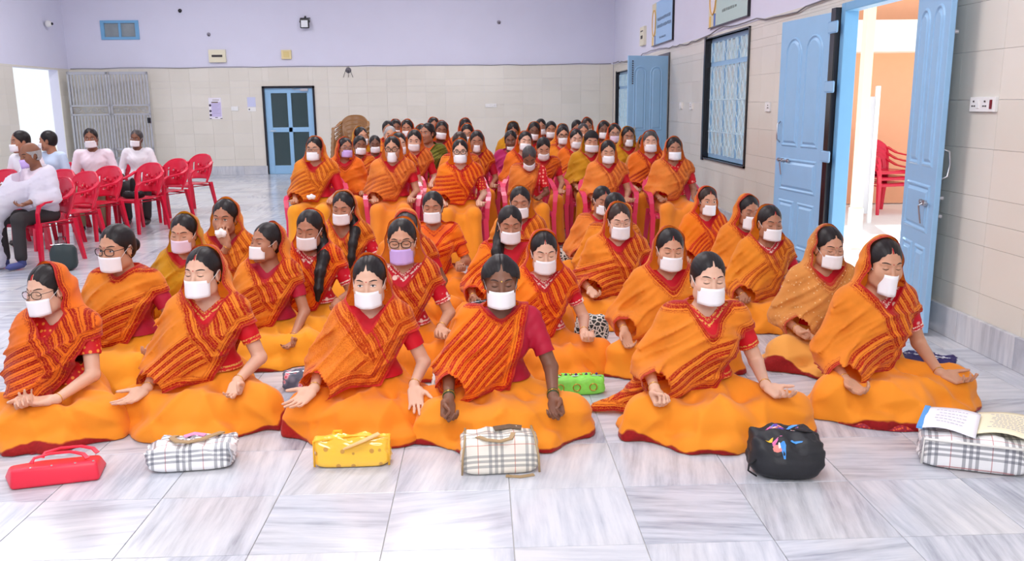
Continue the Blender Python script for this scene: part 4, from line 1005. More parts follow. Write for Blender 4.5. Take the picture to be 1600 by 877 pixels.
 ('H12', (2.109, 6.75, .975), 4, dict(res='m2', head=(4, 4, 2), glasses='wire', msize=(.062, -.026, -.128), zone=(.1, .3), hoody=(-.03, .2)), dict(skin='tan', drape='mango', blouse='red', skirt='mango'), 'hooded woman in fine spectacles with a square mask beside the big blue door'),
 ('H13', (2.034, 6.0, .98), 3, dict(res='m2', head=(4, 2, 2), hoody=(.035, .2), zone=(.4, .5), sideband=.10, sindoor=1, sleeve=.7, handB=UPH(.24, -.2, .22)), dict(skin='tan', drape='gold', blouse='redwhite', skirt='mango'), 'dark-haired woman with hood slipped back and a broad red border near the blue door'),
]
PERS = {}
# chair rows:  key: (x, y, eye scale), turn, figure, materials, label
CH = UPH(-.18, -.20, .215, 'relaxed', .2); CHB = UPH(.18, -.20, .215, 'relaxed', .2)
def cm(**k): d = dict(seat='chair', handA=CH, handB=CHB, hs=1.0); d.update(k); return d
CHAIRP = [
 ('C1', (-1.715, 9.0, 1.0), -4, cm(res='lo', head=(-6, 0, 1), glasses='thin', zone=(.1, .55), slope=.4, bw=1.0, sleeve=.9, cover=.8), dict(skin='wheat', drape='gold', blouse='red', skirt='yellow'), 'leftmost woman of the front chair row, spectacled, a small cloth in hand'),
 ('C2', (-.92, 9.0, .997), 0, cm(res='lo', head=(0, 2, 0), glasses='thin', dkframe=1, msize=(.050, -.03, -.125), zone=(.15, .5), slope=.3, bw=1.02, hoody=(0, .2)), dict(skin='wheat', drape='peach', blouse='red', skirt='peach'), 'second woman of the front chair row with spectacles and a square white mask'),
 ('C3', (-.213, 8.7, .974), 0, cm(res='lo', head=(0, 0, 0), glasses='thin', dkframe=1, eyes='open', zone=(.2, .5), slope=-.1, vee=(.52, 0, .9), bw=1.02, hoody=(.0, .2), cover=.5, sleeve=.8, sideband=.01), dict(skin='fair', drape='red', blouse='reddot', skirt='mango'), 'front chair-row woman with dark spectacles and a dotted red sleeve'),
 ('C4', (.501, 9.2, .93), 0, cm(res='lo', head=(0, 34, 0), hair='bun', hood='down', right='bare', zone=(.3, .4), slope=.8, handA=UPH(-.08, -.24, .24, 'relaxed', .8), handB=UPH(.12, -.24, .24, 'relaxed', -.6), lean=.05, sleeve=.75, sindoor=1, mask=True), dict(skin='brown', hair='salt', drape='peach', blouse='flower', skirt='mango'), 'grey-haired woman in a flowered red blouse bowing her head in the front chair row'),
 ('C5', (1.32, 9.0, .944), 0, cm(res='lo', head=(-2, 6, 0), zone=(.25, .35), slope=.4, hoody=(0, .2), bw=1.0), dict(skin='wheat', drape='peach', blouse='red', skirt='peach'), 'woman in pale orange hood looking down, second from right in front chair row'),
 ('C6', (1.99, 8.9, .964), 0, cm(res='lo', head=(0, 0, 0), zone=(.2, .28), slope=.2, hoody=(-.02, .2), bw=1.0, sleeve=.7), dict(skin='tan', drape='peach', blouse='flower', skirt='peach'), 'rightmost woman of the front chair row in a light orange sari'),
 ('C7', (1.90, 9.7, .998), -4, cm(res='lo', head=(-2, -2, 0), zone=(.1, .5), hoody=(0, .2), bw=1.0), dict(skin='fair', hair='salt', drape='deep', blouse='red'), 'stout woman in a rust-orange hood just behind the rightmost front chair'),
 ('D1', (-1.562, 9.9, .964), 8, cm(res='lo', head=(22, -4, 4), glasses='thin', both=1, zone=(.0, .0), hoody=(-.03, .2)), dict(skin='tan', drape='deep', blouse='red', mask='lilac'), 'spectacled woman with a lilac mask turned to the right behind the leftmost front chair'),
 ('D2', (-1.50, 10.65, .961), 8, cm(head=(14, 0, 5), hood='down', sleeve=.8), dict(skin='brown', drape='mango', blouse='reddot'), 'bare-headed dark-haired woman beside the lilac-masked one in spectacles'),
 ('D3', (-1.62, 11.7, 1.026), 8, cm(head=(24, 0, 0), hoody=(0, .2)), dict(skin='wheat', drape='olive', blouse='red'), 'woman in a golden hood with red edge near the stack of brown chairs'),
 ('D4', (-1.38, 11.3, .955), 6, cm(head=(4, 4, 0), hood='down', hs=.96), dict(skin='dark', drape='mango', blouse='red'), 'small dark-haired figure beside the grey-haired woman on the left'),
 ('D5', (-1.26, 12.0, 1.023), 4, cm(head=(4, -4, 4), hood='down', eyes='open'), dict(skin='wheat', hair='grey', drape='gold', blouse='red'), 'grey-haired woman without a hood in the left back rows'),
 ('D6', (-1.385, 13.0, 1.07), 4, cm(head=(6, 0, 0), hood='down'), dict(skin='tan', drape='mango', blouse='red'), 'black hair rising just behind the grey-haired woman'),
 ('D7', (-1.35, 13.7, 1.075), 4, cm(head=(10, 0, 3)), dict(skin='brown', drape='deep', blouse='red'), 'hooded woman behind the black hair at the back left corner of the rows'),
 ('D8', (-1.12, 13.3, 1.077), 0, cm(head=(-4, 2, 0)), dict(skin='tan', drape='red', blouse='red'), 'hooded woman with white mask at the back, left of the green sari'),
 ('D9', (-.80, 10.4, 1.02), 2, cm(res='lo', head=(-4, 6, 3), hoody=(.02, .2), eyes='open', sleeve=.8), dict(skin='fair', drape='peach', blouse='red', skirt='mango'), 'fair woman with bare right arm in the second chair row beside the green sari'),
 ('D10', (-.93, 9.72, 1.01), 4, cm(head=(14, 2, 0), hoody=(.0, .2)), dict(skin='fair', drape='mango', blouse='red'), 'woman almost hidden behind the second front-row chair'),
 ('D11', (-.84, 12.1, 1.036), 4, cm(head=(8, 0, 4), glasses='wire'), dict(skin='tan', drape='deep', blouse='red', mask='pink'), 'woman in a rust hood directly left of the green-draped woman'),
 ('D12', (-.68, 11.3, 1.065), -4, cm(res='lo', head=(-28, -2, 0), hood='down', mask=False, eyes='open', showmouth=1, zone=(.1, .7), sleeve=.8), dict(skin='tan', drape='green', blouse='orange', skirt='mango'), 'woman in an olive green sari without mask looking to the left'),
 ('D13', (-.58, 12.3, 1.071), 2, cm(head=(4, 0, 8), hoody=(0, .2)), dict(skin='brown', drape='deep', blouse='maroon'), 'hooded woman with a tilted white mask right of the green sari'),
 ('D14', (-.775, 14.2, 1.088), 0, cm(head=(10, 0, 0)), dict(skin='tan', drape='red', blouse='red'), 'farthest hooded head seen between the green sari and its neighbour'),
 ('D15', (-.245, 13.6, 1.087), 0, cm(head=(0, 14, 0)), dict(skin='tan', drape='deep', blouse='red'), 'farthest of the women lined up behind the dotted-sleeve woman'),
 ('D16', (-.20, 12.3, 1.038), 0, cm(head=(-2, 8, 2), glasses='wire'), dict(skin='wheat', drape='red', blouse='red'), 'spectacled hooded woman looking down in the centre left back rows'),
 ('D17', (-.06, 10.4, 1.001), 0, cm(res='lo', head=(2, 4, 2), hoody=(.03, .2), sleeve=.8, msize=(.045, -.03, -.11)), dict(skin='tan', drape='mango', blouse='maroon'), 'woman with maroon sleeve seated right behind the dotted-sleeve woman'),
 ('D18', (-.235, 9.55, 1.02), 0, cm(head=(0, 10, 0), hood='down'), dict(skin='tan', hair='brown', drape='mango', blouse='red'), 'dark hair showing directly above the dotted-sleeve woman'),
 ('E1', (.46, 12.6, 1.061), 0, cm(head=(0, 20, 0)), dict(skin='tan', drape='olive', blouse='red'), 'woman in an ochre hood bowing, left edge of the right back block'),
 ('E2', (.373, 11.0, .988), -2, cm(res='lo', head=(0, 4, 0), hood='down', eyes='open', msize=(.05, -.07, -.11)), dict(skin='dark', drape='magenta', blouse='maroon'), 'bare-headed woman wrapped in a magenta shawl in the middle rows'),
 ('E3', (.50, 10.3, .992), 2, cm(res='lo', head=(8, -4, 8), hoody=(0, .2)), dict(skin='fair', drape='deep', blouse='red'), 'fair hooded woman with a slanting white mask right of the magenta shawl'),
 ('E4', (.70, 9.85, .965), 0, cm(head=(2, 22, 0), hood='down'), dict(skin='wheat', drape='deep', blouse='red'), 'dark-haired woman just behind the bowed grey-haired one'),
 ('E5', (.733, 12.4, 1.047), 0, cm(head=(0, 4, 8)), dict(skin='dark', drape='mango', blouse='red'), 'dark-skinned woman in a red-edged hood with a tilted mask at the back centre'),
 ('E6', (.948, 13.8, 1.062), 0, cm(head=(0, 0, 0), hood='down', glasses='wire', hairline=.060), dict(skin='tan', drape='mango', blouse='red'), 'bare-headed spectacled woman in the farthest row, right of centre'),
 ('E7', (1.04, 13.0, 1.045), 0, cm(head=(0, 2, 2), hood='down'), dict(skin='tan', drape='gold', blouse='red'), 'bare-headed woman with white mask beside the spectacled one in the farthest row'),
 ('E8', (1.15, 12.3, 1.02), 0, cm(head=(10, 2, 0), glasses='wire'), dict(skin='wheat', drape='gold', blouse='red'), 'hooded woman half hidden behind the round-spectacled woman on the right block'),
 ('E9', (1.09, 11.6, 1.012), 2, cm(head=(2, 0, 0), hood='down', glasses='thin', dkframe=1, eyes='open'), dict(skin='wheat', drape='gold', blouse='red'), 'bare-headed woman with round dark spectacles in the middle of the right block'),
 ('E10', (1.195, 11.0, .994), 2, cm(res='lo', head=(2, 4, 3), hoody=(.03, .2)), dict(skin='fair', drape='deep', blouse='red'), 'fair woman in a slipped hood left of the black-capped woman'),
 ('E11', (1.475, 13.4, 1.056), 0, cm(head=(0, 12, 0), hood='down'), dict(skin='tan', drape='mango', blouse='red'), 'top of a dark-haired head at the back above the black-capped woman'),
 ('E12', (1.481, 12.6, 1.02), 0, cm(head=(0, 0, 0), hood='down'), dict(skin='wheat', hair='salt', drape='mango', blouse='red'), 'woman with greying hair hidden behind the black-capped woman'),
 ('E13', (1.707, 14.0, 1.068), 0, cm(head=(0, 8, 0)), dict(skin='tan', hair='brown', drape='red', blouse='red'), 'brown-haired hooded woman farthest back near the far window'),
 ('E14', (1.265, 10.05, .995), 2, cm(res='lo', head=(2, 2, 4), capwrap=1, nobindi=1, msize=(.078, -.03, -.105), zone=(.0, .0), hoody=(.0, .2), bw=1.0), dict(skin='wheat', drape='olive', blouse='red', skirt='yellow'), 'woman in a black head wrap and plain golden sari with a wide white mask'),
 ('E15', (1.751, 12.4, 1.045), 0, cm(head=(-2, 0, 3)), dict(skin='dark', drape='red', blouse='red'), 'dark-skinned woman in a red-edged hood near the far end of the right wall'),
 ('E16', (1.80, 11.7, 1.025), 0, cm(head=(0, 0, 0), glasses='thin', eyes='open'), dict(skin='wheat', drape='deep', blouse='red', mask='pink'), 'spectacled woman with a pale lilac mask near the far blue door'),
 ('E17', (1.865, 11.0, 1.008), 2, cm(res='lo', head=(2, 0, 0), eyes='open', msize=(.05, -.03, -.11)), dict(skin='tan', drape='olive', blouse='red'), 'woman in a golden hood with a wine-red edge in front of the far blue door'),
 ('E18', (1.955, 10.35, .946), 4, cm(head=(4, 4, 4), hoody=(.03, .2)), dict(skin='tan', drape='speck', blouse='red'), 'woman in a pale gold patterned sari between the rightmost chairs'),
]
MENP = [
 ('M1', (-4.53, 8.9, .99), -24, cm(res='lo', male=1, head=(-10, 8, 4), bald=1, legs='trousers', longsleeve=1, cover=.8, both=1, hood='down', right='none', mtilt=.1, msize=(.048, -.03, -.115), handA=UPH(-.14, -.25, .25), handB=UPH(.20, -.24, .26, 'relaxed', -.3), hem=-.2, vee=(.44, 0, 1.0), tail=[(-.10, -.12, .80, .13), (-.15, -.38, .56, .10), (-.14, -.49, .30, .09), (-.12, -.50, .10, .12)]), dict(skin='brown', hair='grey', blouse='pinkwhite', drape='whiteshawl', mask='lilac'), 'elderly balding man in dark trousers wrapped in a sheer white shawl'),
 ('M2', (-5.448, 10.5, 1.05), -10, cm(male=1, head=(-30, 0, 0), hood='none', legs='trousers', longsleeve=1, eyes='open'), dict(skin='tan', blouse='white'), 'man in a white shirt behind the shawled man, face turned to the bright doorway'),
 ('M3', (-5.568, 11.4, 1.03), -20, cm(male=1, head=(-60, 0, 0), hood='none', legs='trousers', longsleeve=1), dict(skin='tan', blouse='bluewhite'), 'man in a pale bluish shirt nearest the bright doorway'),
 ('M4', (-5.031, 11.4, 1.05), 10, cm(male=1, res='mid', head=(4, 0, -2), hood='none', legs='trousers', sleeve=.95, eyes='open', bw=1.05), dict(skin='brown', blouse='pinkwhite'), 'dark-haired man in a pale pinkish shirt sitting before the steel gate'),
 ('M5', (-4.735, 12.1, 1.03), 10, cm(male=1, res='mid', head=(-10, 0, 6), hood='none', legs='trousers', longsleeve=1, eyes='open', hs=.94), dict(skin='dark', blouse='white', hair='salt'), 'older man in a white shirt at the right end by the steel gate'),
]
ALLP = [(a, G1_) for a in FLOORP]+[(a, G2_) for a in CHAIRP]+[(a, HD['M']) for a in MENP]
def _job(it):
    a, g = it; fg = dict(a[3]); 
    if g != G1_: fg.setdefault('res', 'far')
    return figure(seed=seed_of(a[0]), **fg)
with ThreadPoolExecutor(3) as ex: _res = list(ex.map(_job, ALLP))
TR = {'M1': M_trou, 'M2': M_trou, 'M3': M_khaki, 'M4': M_khaki, 'M5': M_trou}
for (a, g), pr in zip(ALLP, _res):
    k, pos, rz, fg, mt, lab = a; mt = dict(mt)
    if k in TR: mt['skirt'] = 'x'; mt['sk'] = TR[k]
    PERS[k] = person(k, pos, rz, fg, mt, lab, g, parts=pr)
# ------------------------------------------------------------------ doors, windows, gate, fittings
def leaf(parent, name, w_, h_, t_, mat):
    """wooden leaf in its own frame: x 0..w from the hinge, y 0..t, z 0..h; moulded panels on the -y face"""
    lf = MB().box(0, w_, 0, t_, 0, h_).build(name, mat, parent, bevel=.004)
    def arch(x0, x1, z0, z1, arched=True, proud=.012):
        r = (x1-x0)/2; cx = (x0+x1)/2; n = 12
        out = [(x0, z0), (x1, z0)]+([(cx+r*math.cos(a), z1-r+r*math.sin(a)) for a in [math.pi*i/n for i in range(n+1)]] if arched else [(x1, z1), (x0, z1)])
        def inset(d):
            rr = r-d; return [(x0+d, z0+d), (x1-d, z0+d)]+([(cx+rr*math.cos(a), z1-r+rr*math.sin(a)) for a in [math.pi*i/n for i in range(n+1)]] if arched else [(x1-d, z1-d), (x0+d, z1-d)])
        m_ = MB(); rings = [[(a, .0, b) for a, b in out], [(a, -proud*.8, b) for a, b in inset(.010)], [(a, -proud*.8, b) for a, b in inset(.018)], [(a, .002, b) for a, b in inset(.032)], [(a, -proud, b) for a, b in inset(.055)]]
        k = len(out); v = [p for r_ in rings for p in r_]; f = [(i*k+j, i*k+(j+1) % k, (i+1)*k+(j+1) % k, (i+1)*k+j) for i in range(len(rings)-1) for j in range(k)]+[tuple(4*k+j for j in range(k))]
        m_.add(v, f); o = m_.build('door_panel', mat, lf)
        return o
    mx = w_/2; a_ = .10*w_/.95+.02; g = .035
    for s0, s1 in ((a_, mx-g), (mx+g, w_-a_)):
        arch(s0, s1, h_*.475, h_*.93); arch(s0, s1, h_*.045, h_*.245, False)
    arch(a_, w_-a_, h_*.285, h_*.425, False)
    return lf
def bolt(parent, x, z, w_=.22, y=-.012, vert=False):
    m_ = MB(); 
    if vert: m_.tube([(x, y, z), (x, y, z+w_)], .008, 8); [m_.box(x-.018, x+.018, y-.010, .0, z+d, z+d+.025) for d in (.02, w_-.05)]
    else: m_.tube([(x, y, z), (x+w_, y, z)], .008, 8); [m_.box(x+d, x+d+.022, y-.010, 0, z-.018, z+.018) for d in (.02, w_*.5, w_-.05)]; m_.tube([(x+w_*.55, y, z), (x+w_*.55, y-.03, z-.02), (x+w_*.55, y-.01, z-.14)], .006, 6)
    return m_.build('bolt', M_steel, parent, smooth=False)
# big double door in the right wall (opening y 6.25-7.50)
d1 = D.objects.new('door_1', None); C.objects.link(d1); struct(d1)
m_ = MB()
m_.box(XW-.02, XW+.10, 7.42, 7.50, 0, 2.36); m_.box(XW-.02, XW+.10, 6.10, 6.16, 0, 2.36); m_.box(XW-.02, XW+.10, 6.16, 7.42, 2.29, 2.36)
m_.build('door_frame', M_blue2, d1, bevel=.004)
lfa = leaf(d1, 'door_leaf', .95, 2.24, .036, M_blue)   # far leaf folded back along the wall
# local +x points away from the hinge, local -y towards the room
def put(o, loc, xdir):
    xd = Vector(xdir).normalized(); zd = Vector((0, 0, 1)); yd = zd.cross(xd); o.matrix_world = Matrix(((xd.x, yd.x, 0, loc[0]), (xd.y, yd.y, 0, loc[1]), (0, 0, 1, loc[2]), (0, 0, 0, 1)))
put(lfa, (XW-.055, 7.60, .06), (-.115, .99, 0)); 
# the room side of the far leaf must be its local -y: xdir ~ +y gives -y_local = +x (wall); mirror the panels instead
lfa.scale = (1, -1, 1)
bolt(lfa, .62, .93, .26, -.016)
m_ = MB(); m_.tube([(.86, -.01, 1.10), (.86, -.04, 1.13), (.86, -.04, 1.27), (.86, -.01, 1.30)], .007, 8); m_.build('pull_handle', M_steel, lfa, smooth=True)
# folding hinge strips between frame and far leaf
m_ = MB(); m_.box(XW-.065, XW-.005, 7.505, 7.60, .05, 2.33); m_.build('hinge_jamb', M_dark, d1)
for z in (.35, 1.02, 1.62, 2.12): MB().box(XW-.075, XW-.06, 7.44, 7.64, z, z+.10).build('hinge_strap', M_blue, d1, bevel=.012)
lfb = leaf(d1, 'door_leaf', .69, 2.30, .036, M_blue)   # near leaf, ajar beside the wall
put(lfb, (XW-.04, 6.13, .02), (-.19, -.98, 0))
m_ = MB(); m_.tube([(.63, .036, 1.02), (.63, .085, 1.04), (.63, .095, 1.12), (.63, .085, 1.20), (.63, .036, 1.22)], .008, 8); m_.build('pull_handle', M_steel, lfb, smooth=True)
for z in (.78, .90, 1.95): MB().tube([(.62, .036, z), (.62, .075, z)], .014, 10).build('bolt_knob', M_steel, lfb)
bolt(lfb, .45, .86, .16, -.018)
# far door in the right wall: leaf stands into the room
d2 = D.objects.new('door_2', None); C.objects.link(d2); struct(d2)
m_ = MB(); m_.box(XW-.01, XW+.10, 14.35, 14.42, 0, 2.36); m_.box(XW-.01, XW+.10, 15.18, 15.25, 0, 2.36); m_.box(XW-.01, XW+.10, 14.42, 15.18, 2.29, 2.36)
m_.build('door_frame', M_dark, d2, bevel=.004)
lfc = leaf(d2, 'door_leaf', .72, 2.28, .036, M_blue); put(lfc, (XW-.02, 14.36, .02), (-.93, -.28, 0)); lfc.scale = (1, -1, 1)
m_ = MB(); [m_.tube([(.66, -.02, 2.2-.035*i), (.645, -.024, 2.185-.035*i)], .010, 6) for i in range(11)]; m_.build('hanging_chain', plain('dark_chain', L(70, 70, 80), .4, metal=.6), lfc)
bolt(lfc, .60, 1.02, .14, -.014, True)
# glazing and grilles of the right-hand windows
M_pane = None
def pane_mat():
    t = NT('patterned_glass'); o = t.obj(); v = t.n('ShaderNodeTexVoronoi'); v.inputs['Scale'].default_value = 26; t.l(o, v.inputs['Vector'])
    t.col(t.mix(v.outputs['Distance'], L(206, 236, 244), L(244, 252, 254))); t.set(rough=.3, trans=.55); t.bump(v.outputs['Distance'], .6, .01); return t.m
M_pane = pane_mat(); M_grille = plain('pale_blue_grille', L(200, 226, 240), .4)
def side_window(idx, y0, y1, z0, z1, trans, ny):
    o = D.objects.new('window_%d' % idx, None); C.objects.link(o); struct(o); X = XW
    MB().box(X-.02, X+.12, y1-.035, y1+.03, z0-.04, z1+.03).build('granite_jamb', M_dark, o); MB().box(X-.012, X+.12, y0-.012, y0+.02, z0-.02, z1+.012).build('granite_jamb', M_dark, o)
    MB().box(X-.012, X+.10, y0-.012, y1+.03, z0-.02, z0).build('granite_sill', M_dark, o); MB().box(X-.012, X+.12, y0-.012, y1+.03, z1, z1+.012).build('granite_head', M_dark, o)
    xf0, xf1 = X+.07, X+.115; m_ = MB()
    m_.box(xf0, xf1, y0+.02, y0+.08, z0, z1); m_.box(xf0, xf1, y1-.095, y1-.035, z0, z1); m_.box(xf0, xf1, y0+.08, y1-.095, z0, z0+.06); m_.box(xf0, xf1, y0+.08, y1-.095, z1-.06, z1)
    m_.box(xf0, xf1, y0+.08, y1-.095, trans, trans+.06); wy = (y1-.095-y0-.08)/ny
    for i in range(1, ny): m_.box(xf0+.005, xf1-.005, y0+.08+wy*i-.02, y0+.08+wy*i+.02, z0+.06, z1-.06)
    m_.build('window_frame', M_blue, o, bevel=.003)
    for i in range(ny):
        ya, yb = y0+.08+wy*i+.02, y0+.08+wy*(i+1)-.02
        for za, zb in ((z0+.06, trans), (trans+.06, z1-.06)):
            MB().box(xf0+.02, xf0+.026, ya-.01, yb+.01, za, zb).build('pane', M_pane, o)
            # wrought grille before the pane: uprights with opposed waves
            g_i = MB(); xg = xf0-.02; n = max(2, int(round((yb-ya)/.20)))
            for j in range(n+1): yy = ya+(yb-ya)*j/n; g_i.tube([(xg, yy, za), (xg, yy, zb)], .006, 5)
            for j in range(n):
                yc = ya+(yb-ya)*(j+.5)/n; A = (yb-ya)/n*.42; st_ = max(6, int((zb-za)/.05))
                for sg in (-1, 1): g_i.tube([(xg-.004, yc+sg*A*math.sin(math.pi*(za+(zb-za)*k/st_)/.20), za+(zb-za)*k/st_) for k in range(st_+1)], .005, 4)
            hz = za+.30
            while hz < zb-.1: g_i.tube([(xg-.008, ya, hz), (xg-.008, yb, hz)], .006, 5); hz += .42
            g_i.build('grille', M_grille, o)
side_window(2, 10.1, 12.05, .80, 2.39, 2.02, 3)
side_window(1, 18.1, 19.95, .05, 2.23, 1.86, 3)
# back door: blue frame with four panes onto a dim passage
d3 = D.objects.new('door_3', None); C.objects.link(d3); struct(d3)
MB().box(-5.03, -4.985, YB-.02, YB+.2, 0, 2.0).build('door_jamb', M_dark, d3); MB().box(-3.875, -3.83, YB-.02, YB+.2, 0, 2.0).build('door_jamb', M_dark, d3); MB().box(-5.03, -3.83, YB-.02, YB+.2, 1.975, 2.02).build('door_head', M_dark, d3)
m_ = MB(); x0, x1 = -4.985, -3.875
for a, b_, c, d in ((x0, x0+.14, 0, 1.975), (x1-.14, x1, 0, 1.975), (x0+.14, x1-.14, 0, .20), (x0+.14, x1-.14, 1.86, 1.975), (x0+.14, x1-.14, .97, 1.08), (-4.475, -4.385, .20, 1.86)): m_.box(a, b_, YB+.03, YB+.075, c, d)
m_.build('door_frame', M_blue, d3, bevel=.004)
gl = NT('tinted_door_glass'); gl.col(L(150, 180, 184)); gl.set(rough=.08, trans=.85); gl.b.inputs['IOR'].default_value = 1.3
for a, b_ in ((x0+.14, -4.475), (-4.385, x1-.14)):
    for c, d in ((.20, .97), (1.08, 1.86)): MB().box(a, b_, YB+.048, YB+.055, c, d).build('pane', gl.m, d3)
m_ = MB(); m_.tube([(x0+.10, YB+.03, 1.0), (x0+.10, YB-.02, 1.0), (x0+.22, YB-.02, 1.0)], .010, 6); m_.build('door_handle', M_steel, d3)
m_ = MB(); m_.box(-4.15, -3.98, YB-.02, YB+.03, 1.90, 1.96); m_.tube([(-4.08, YB-.01, 1.93), (-4.25, YB-.06, 1.93), (-4.35, YB, 1.96)], .008, 5); m_.build('door_closer', M_steel, d3)
# passage behind it
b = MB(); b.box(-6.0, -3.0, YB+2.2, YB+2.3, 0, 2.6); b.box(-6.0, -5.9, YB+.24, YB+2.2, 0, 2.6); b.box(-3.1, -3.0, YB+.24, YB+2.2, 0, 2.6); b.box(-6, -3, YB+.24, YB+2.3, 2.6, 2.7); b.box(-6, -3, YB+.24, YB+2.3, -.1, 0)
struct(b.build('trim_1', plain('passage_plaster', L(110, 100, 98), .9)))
# ventilator window high in the back wall
wv = D.objects.new('window_3', None); C.objects.link(wv); struct(wv); m_ = MB()
for a, b_, c, d in ((-8.55, -8.47, 3.08, 3.50), (-7.78, -7.70, 3.08, 3.50), (-8.47, -7.78, 3.08, 3.14), (-8.47, -7.78, 3.44, 3.50), (-8.15, -8.10, 3.14, 3.44)): m_.box(a, b_, YB-.01, YB+.06, c, d)
m_.build('window_frame', M_blue2, wv, bevel=.003)
pg = plain('dusty_glass', L(150, 160, 164), .3, noise=.35, scale=4)
for a, b_ in ((-8.47, -8.15), (-8.10, -7.78)): MB().box(a, b_, YB+.03, YB+.035, 3.14, 3.44).build('pane', pg, wv)
# steel gate folded back against the back wall: two leaves of upright flat bars
M_gate = plain('silver_gate_paint', L(184, 186, 192), .35, metal=.35, noise=.1)
gate = empty('folding_steel_gate', (-9.2, 19.95, 0), R(8), 'silver steel gate of upright bars with scroll bands folded against the back wall', 'gate')
GW = 1.72
for k in (0, 1):
    xa, xb = k*GW/2+.01, (k+1)*GW/2-.01
    m_ = MB()
    for a, b_, c, d in ((xa, xa+.04, .03, 2.36), (xb-.04, xb, .03, 2.36), (xa, xb, 2.30, 2.36), (xa, xb, .03, .09), (xa, xb, 1.60, 1.64), (xa, xb, 1.40, 1.44), (xa, xb, .62, .66), (xa, xb, .42, .46)): m_.box(a, b_, -.02, .02, c, d)
    fr = m_.build('gate_frame', M_gate, gate, bevel=.002)
    n = 11; first = None
    for j in range(n):
        xx = xa+.05+(xb-xa-.10)*(j+.5)/n
        for zlo, zhi in ((.66, 1.40), (1.64, 2.30), (.09, .42)):
            ob = MB().box(xx-.016, xx+.016, -.010, .010, zlo, zhi).build('gate_bar', M_gate, gate)
    for zc in (1.52, .54):
        m_ = MB()
        for j in range(4):
            xc = xa+.04+(xb-xa-.08)*(j+.5)/4
            for sg in (-1, 1): m_.tube([(xc+sg*(.005+.085*t)*math.cos(a), 0, zc+(.006+.05*t)*math.sin(a)*sg) for t, a in [(i/10, i*.62) for i in range(11)]], .007, 5)
        m_.build('scroll_band', M_gate, gate, smooth=True)
MB().box(GW-.09, GW-.02, -.05, -.02, 1.22, 1.34).build('gate_lock', M_dark, gate); MB().tube([(GW-.055, -.05, .5), (GW-.055, -.09, .5)], .03, 10).build('padlock', M_dark, gate)
# ---- fittings on the walls
def plate(name, loc, wy, hz, axis_, label, parts_=(), m=M_white, cat='switch plate', depth=.018):
    """axis_ 'x': on the right wall facing -x; 'y': on the back wall facing -y"""
    e_ = empty(name, loc, 0, label, cat)
    def bx(a0, a1, z0, z1, d0, d1, nm, mt):
        m_ = MB()
        if axis_ == 'x': m_.box(-d1, -d0, -a1, -a0, z0, z1)
        else: m_.box(a0, a1, -d1, -d0, z0, z1)
        return m_.build(nm, mt, e_, bevel=.002 if min(a1-a0, z1-z0) > .02 else 0)
    bx(-wy/2, wy/2, -hz/2, hz/2, -.006, depth, 'plate', m)
    for (nm, a, z, w_, h_, mt) in parts_: bx(a-w_/2, a+w_/2, z-h_/2, z+h_/2, depth-.003, depth+.006, nm, mt)
    return e_
M_red = plain('indicator_red', L(120, 20, 30), .3); M_hole = plain('socket_hole', L(60, 55, 55), .6); M_cream = plain('cream_plastic', L(232, 226, 200), .4)
def socket(a): return [('socket_hole', a, .018, .008, .010, M_hole), ('socket_hole', a-.012, -.010, .008, .008, M_hole), ('socket_hole', a+.012, -.010, .008, .008, M_hole)]
plate('switch_board', (XW+.006, 5.29, 1.52), .27, .09, 'x', 'white switch board with two sockets and a dark red switch on the near right wall', socket(-.09)+[('switch', -.045, 0, .03, .05, M_white)]+socket(.03)+[('switch', .095, 0, .022, .055, M_red)])
plate('switch_plate', (XW+.006, 9.34, 1.495), .15, .10, 'x', 'small white switch plate between the big blue door and the window', [('switch', -.035, 0, .03, .05, M_white)]+socket(.03))
plate('switch_plate', (XW+.006, 12.79, 1.50), .13, .10, 'x', 'white switch plate nearest the window of the pair by the far door', socket(0))
plate('switch_plate', (XW+.006, 13.45, 1.505), .13, .10, 'x', 'white switch plate nearest the far blue door of the pair', [('switch', 0, 0, .03, .05, M_white)])
plate('switch_plate', (-5.68, YB+.006, 1.52), .16, .10, 'y', 'white switch plate between the two papers on the back wall', [('switch', -.03, 0, .03, .05, M_white)])
plate('switch_board', (.24, YB+.006, 1.53), .26, .08, 'y', 'long white switch board on the middle of the back wall', [('switch', a, 0, .03, .05, M_white) for a in (-.08, -.03, .03)]+socket(.09))
plate('distribution_box', (-5.98, YB+.02, 2.70), .38, .28, 'y', 'cream fuse box with a dark slot on the lilac back wall', [('slot', 0, 0, .24, .05, M_hole)], M_cream, 'fuse box', .07)
plate('wall_box', (-4.42, YB+.02, 2.72), .22, .20, 'y', 'small yellowish square box on the lilac back wall', [('cover', 0, 0, .12, .12, plain('yellowed_cover', L(226, 206, 140), .5))], plain('yellowed_plastic', L(232, 214, 160), .5), 'electrical box', .05)
plate('wall_box', (XW+.02, 16.74, 2.79), .42, .34, 'x', 'cream box with slots on the right wall above the far door', [('slot', 0, -.02, .18, .06, M_hole), ('slot', 0, .09, .22, .02, M_hole)], M_cream, 'electrical box', .05)
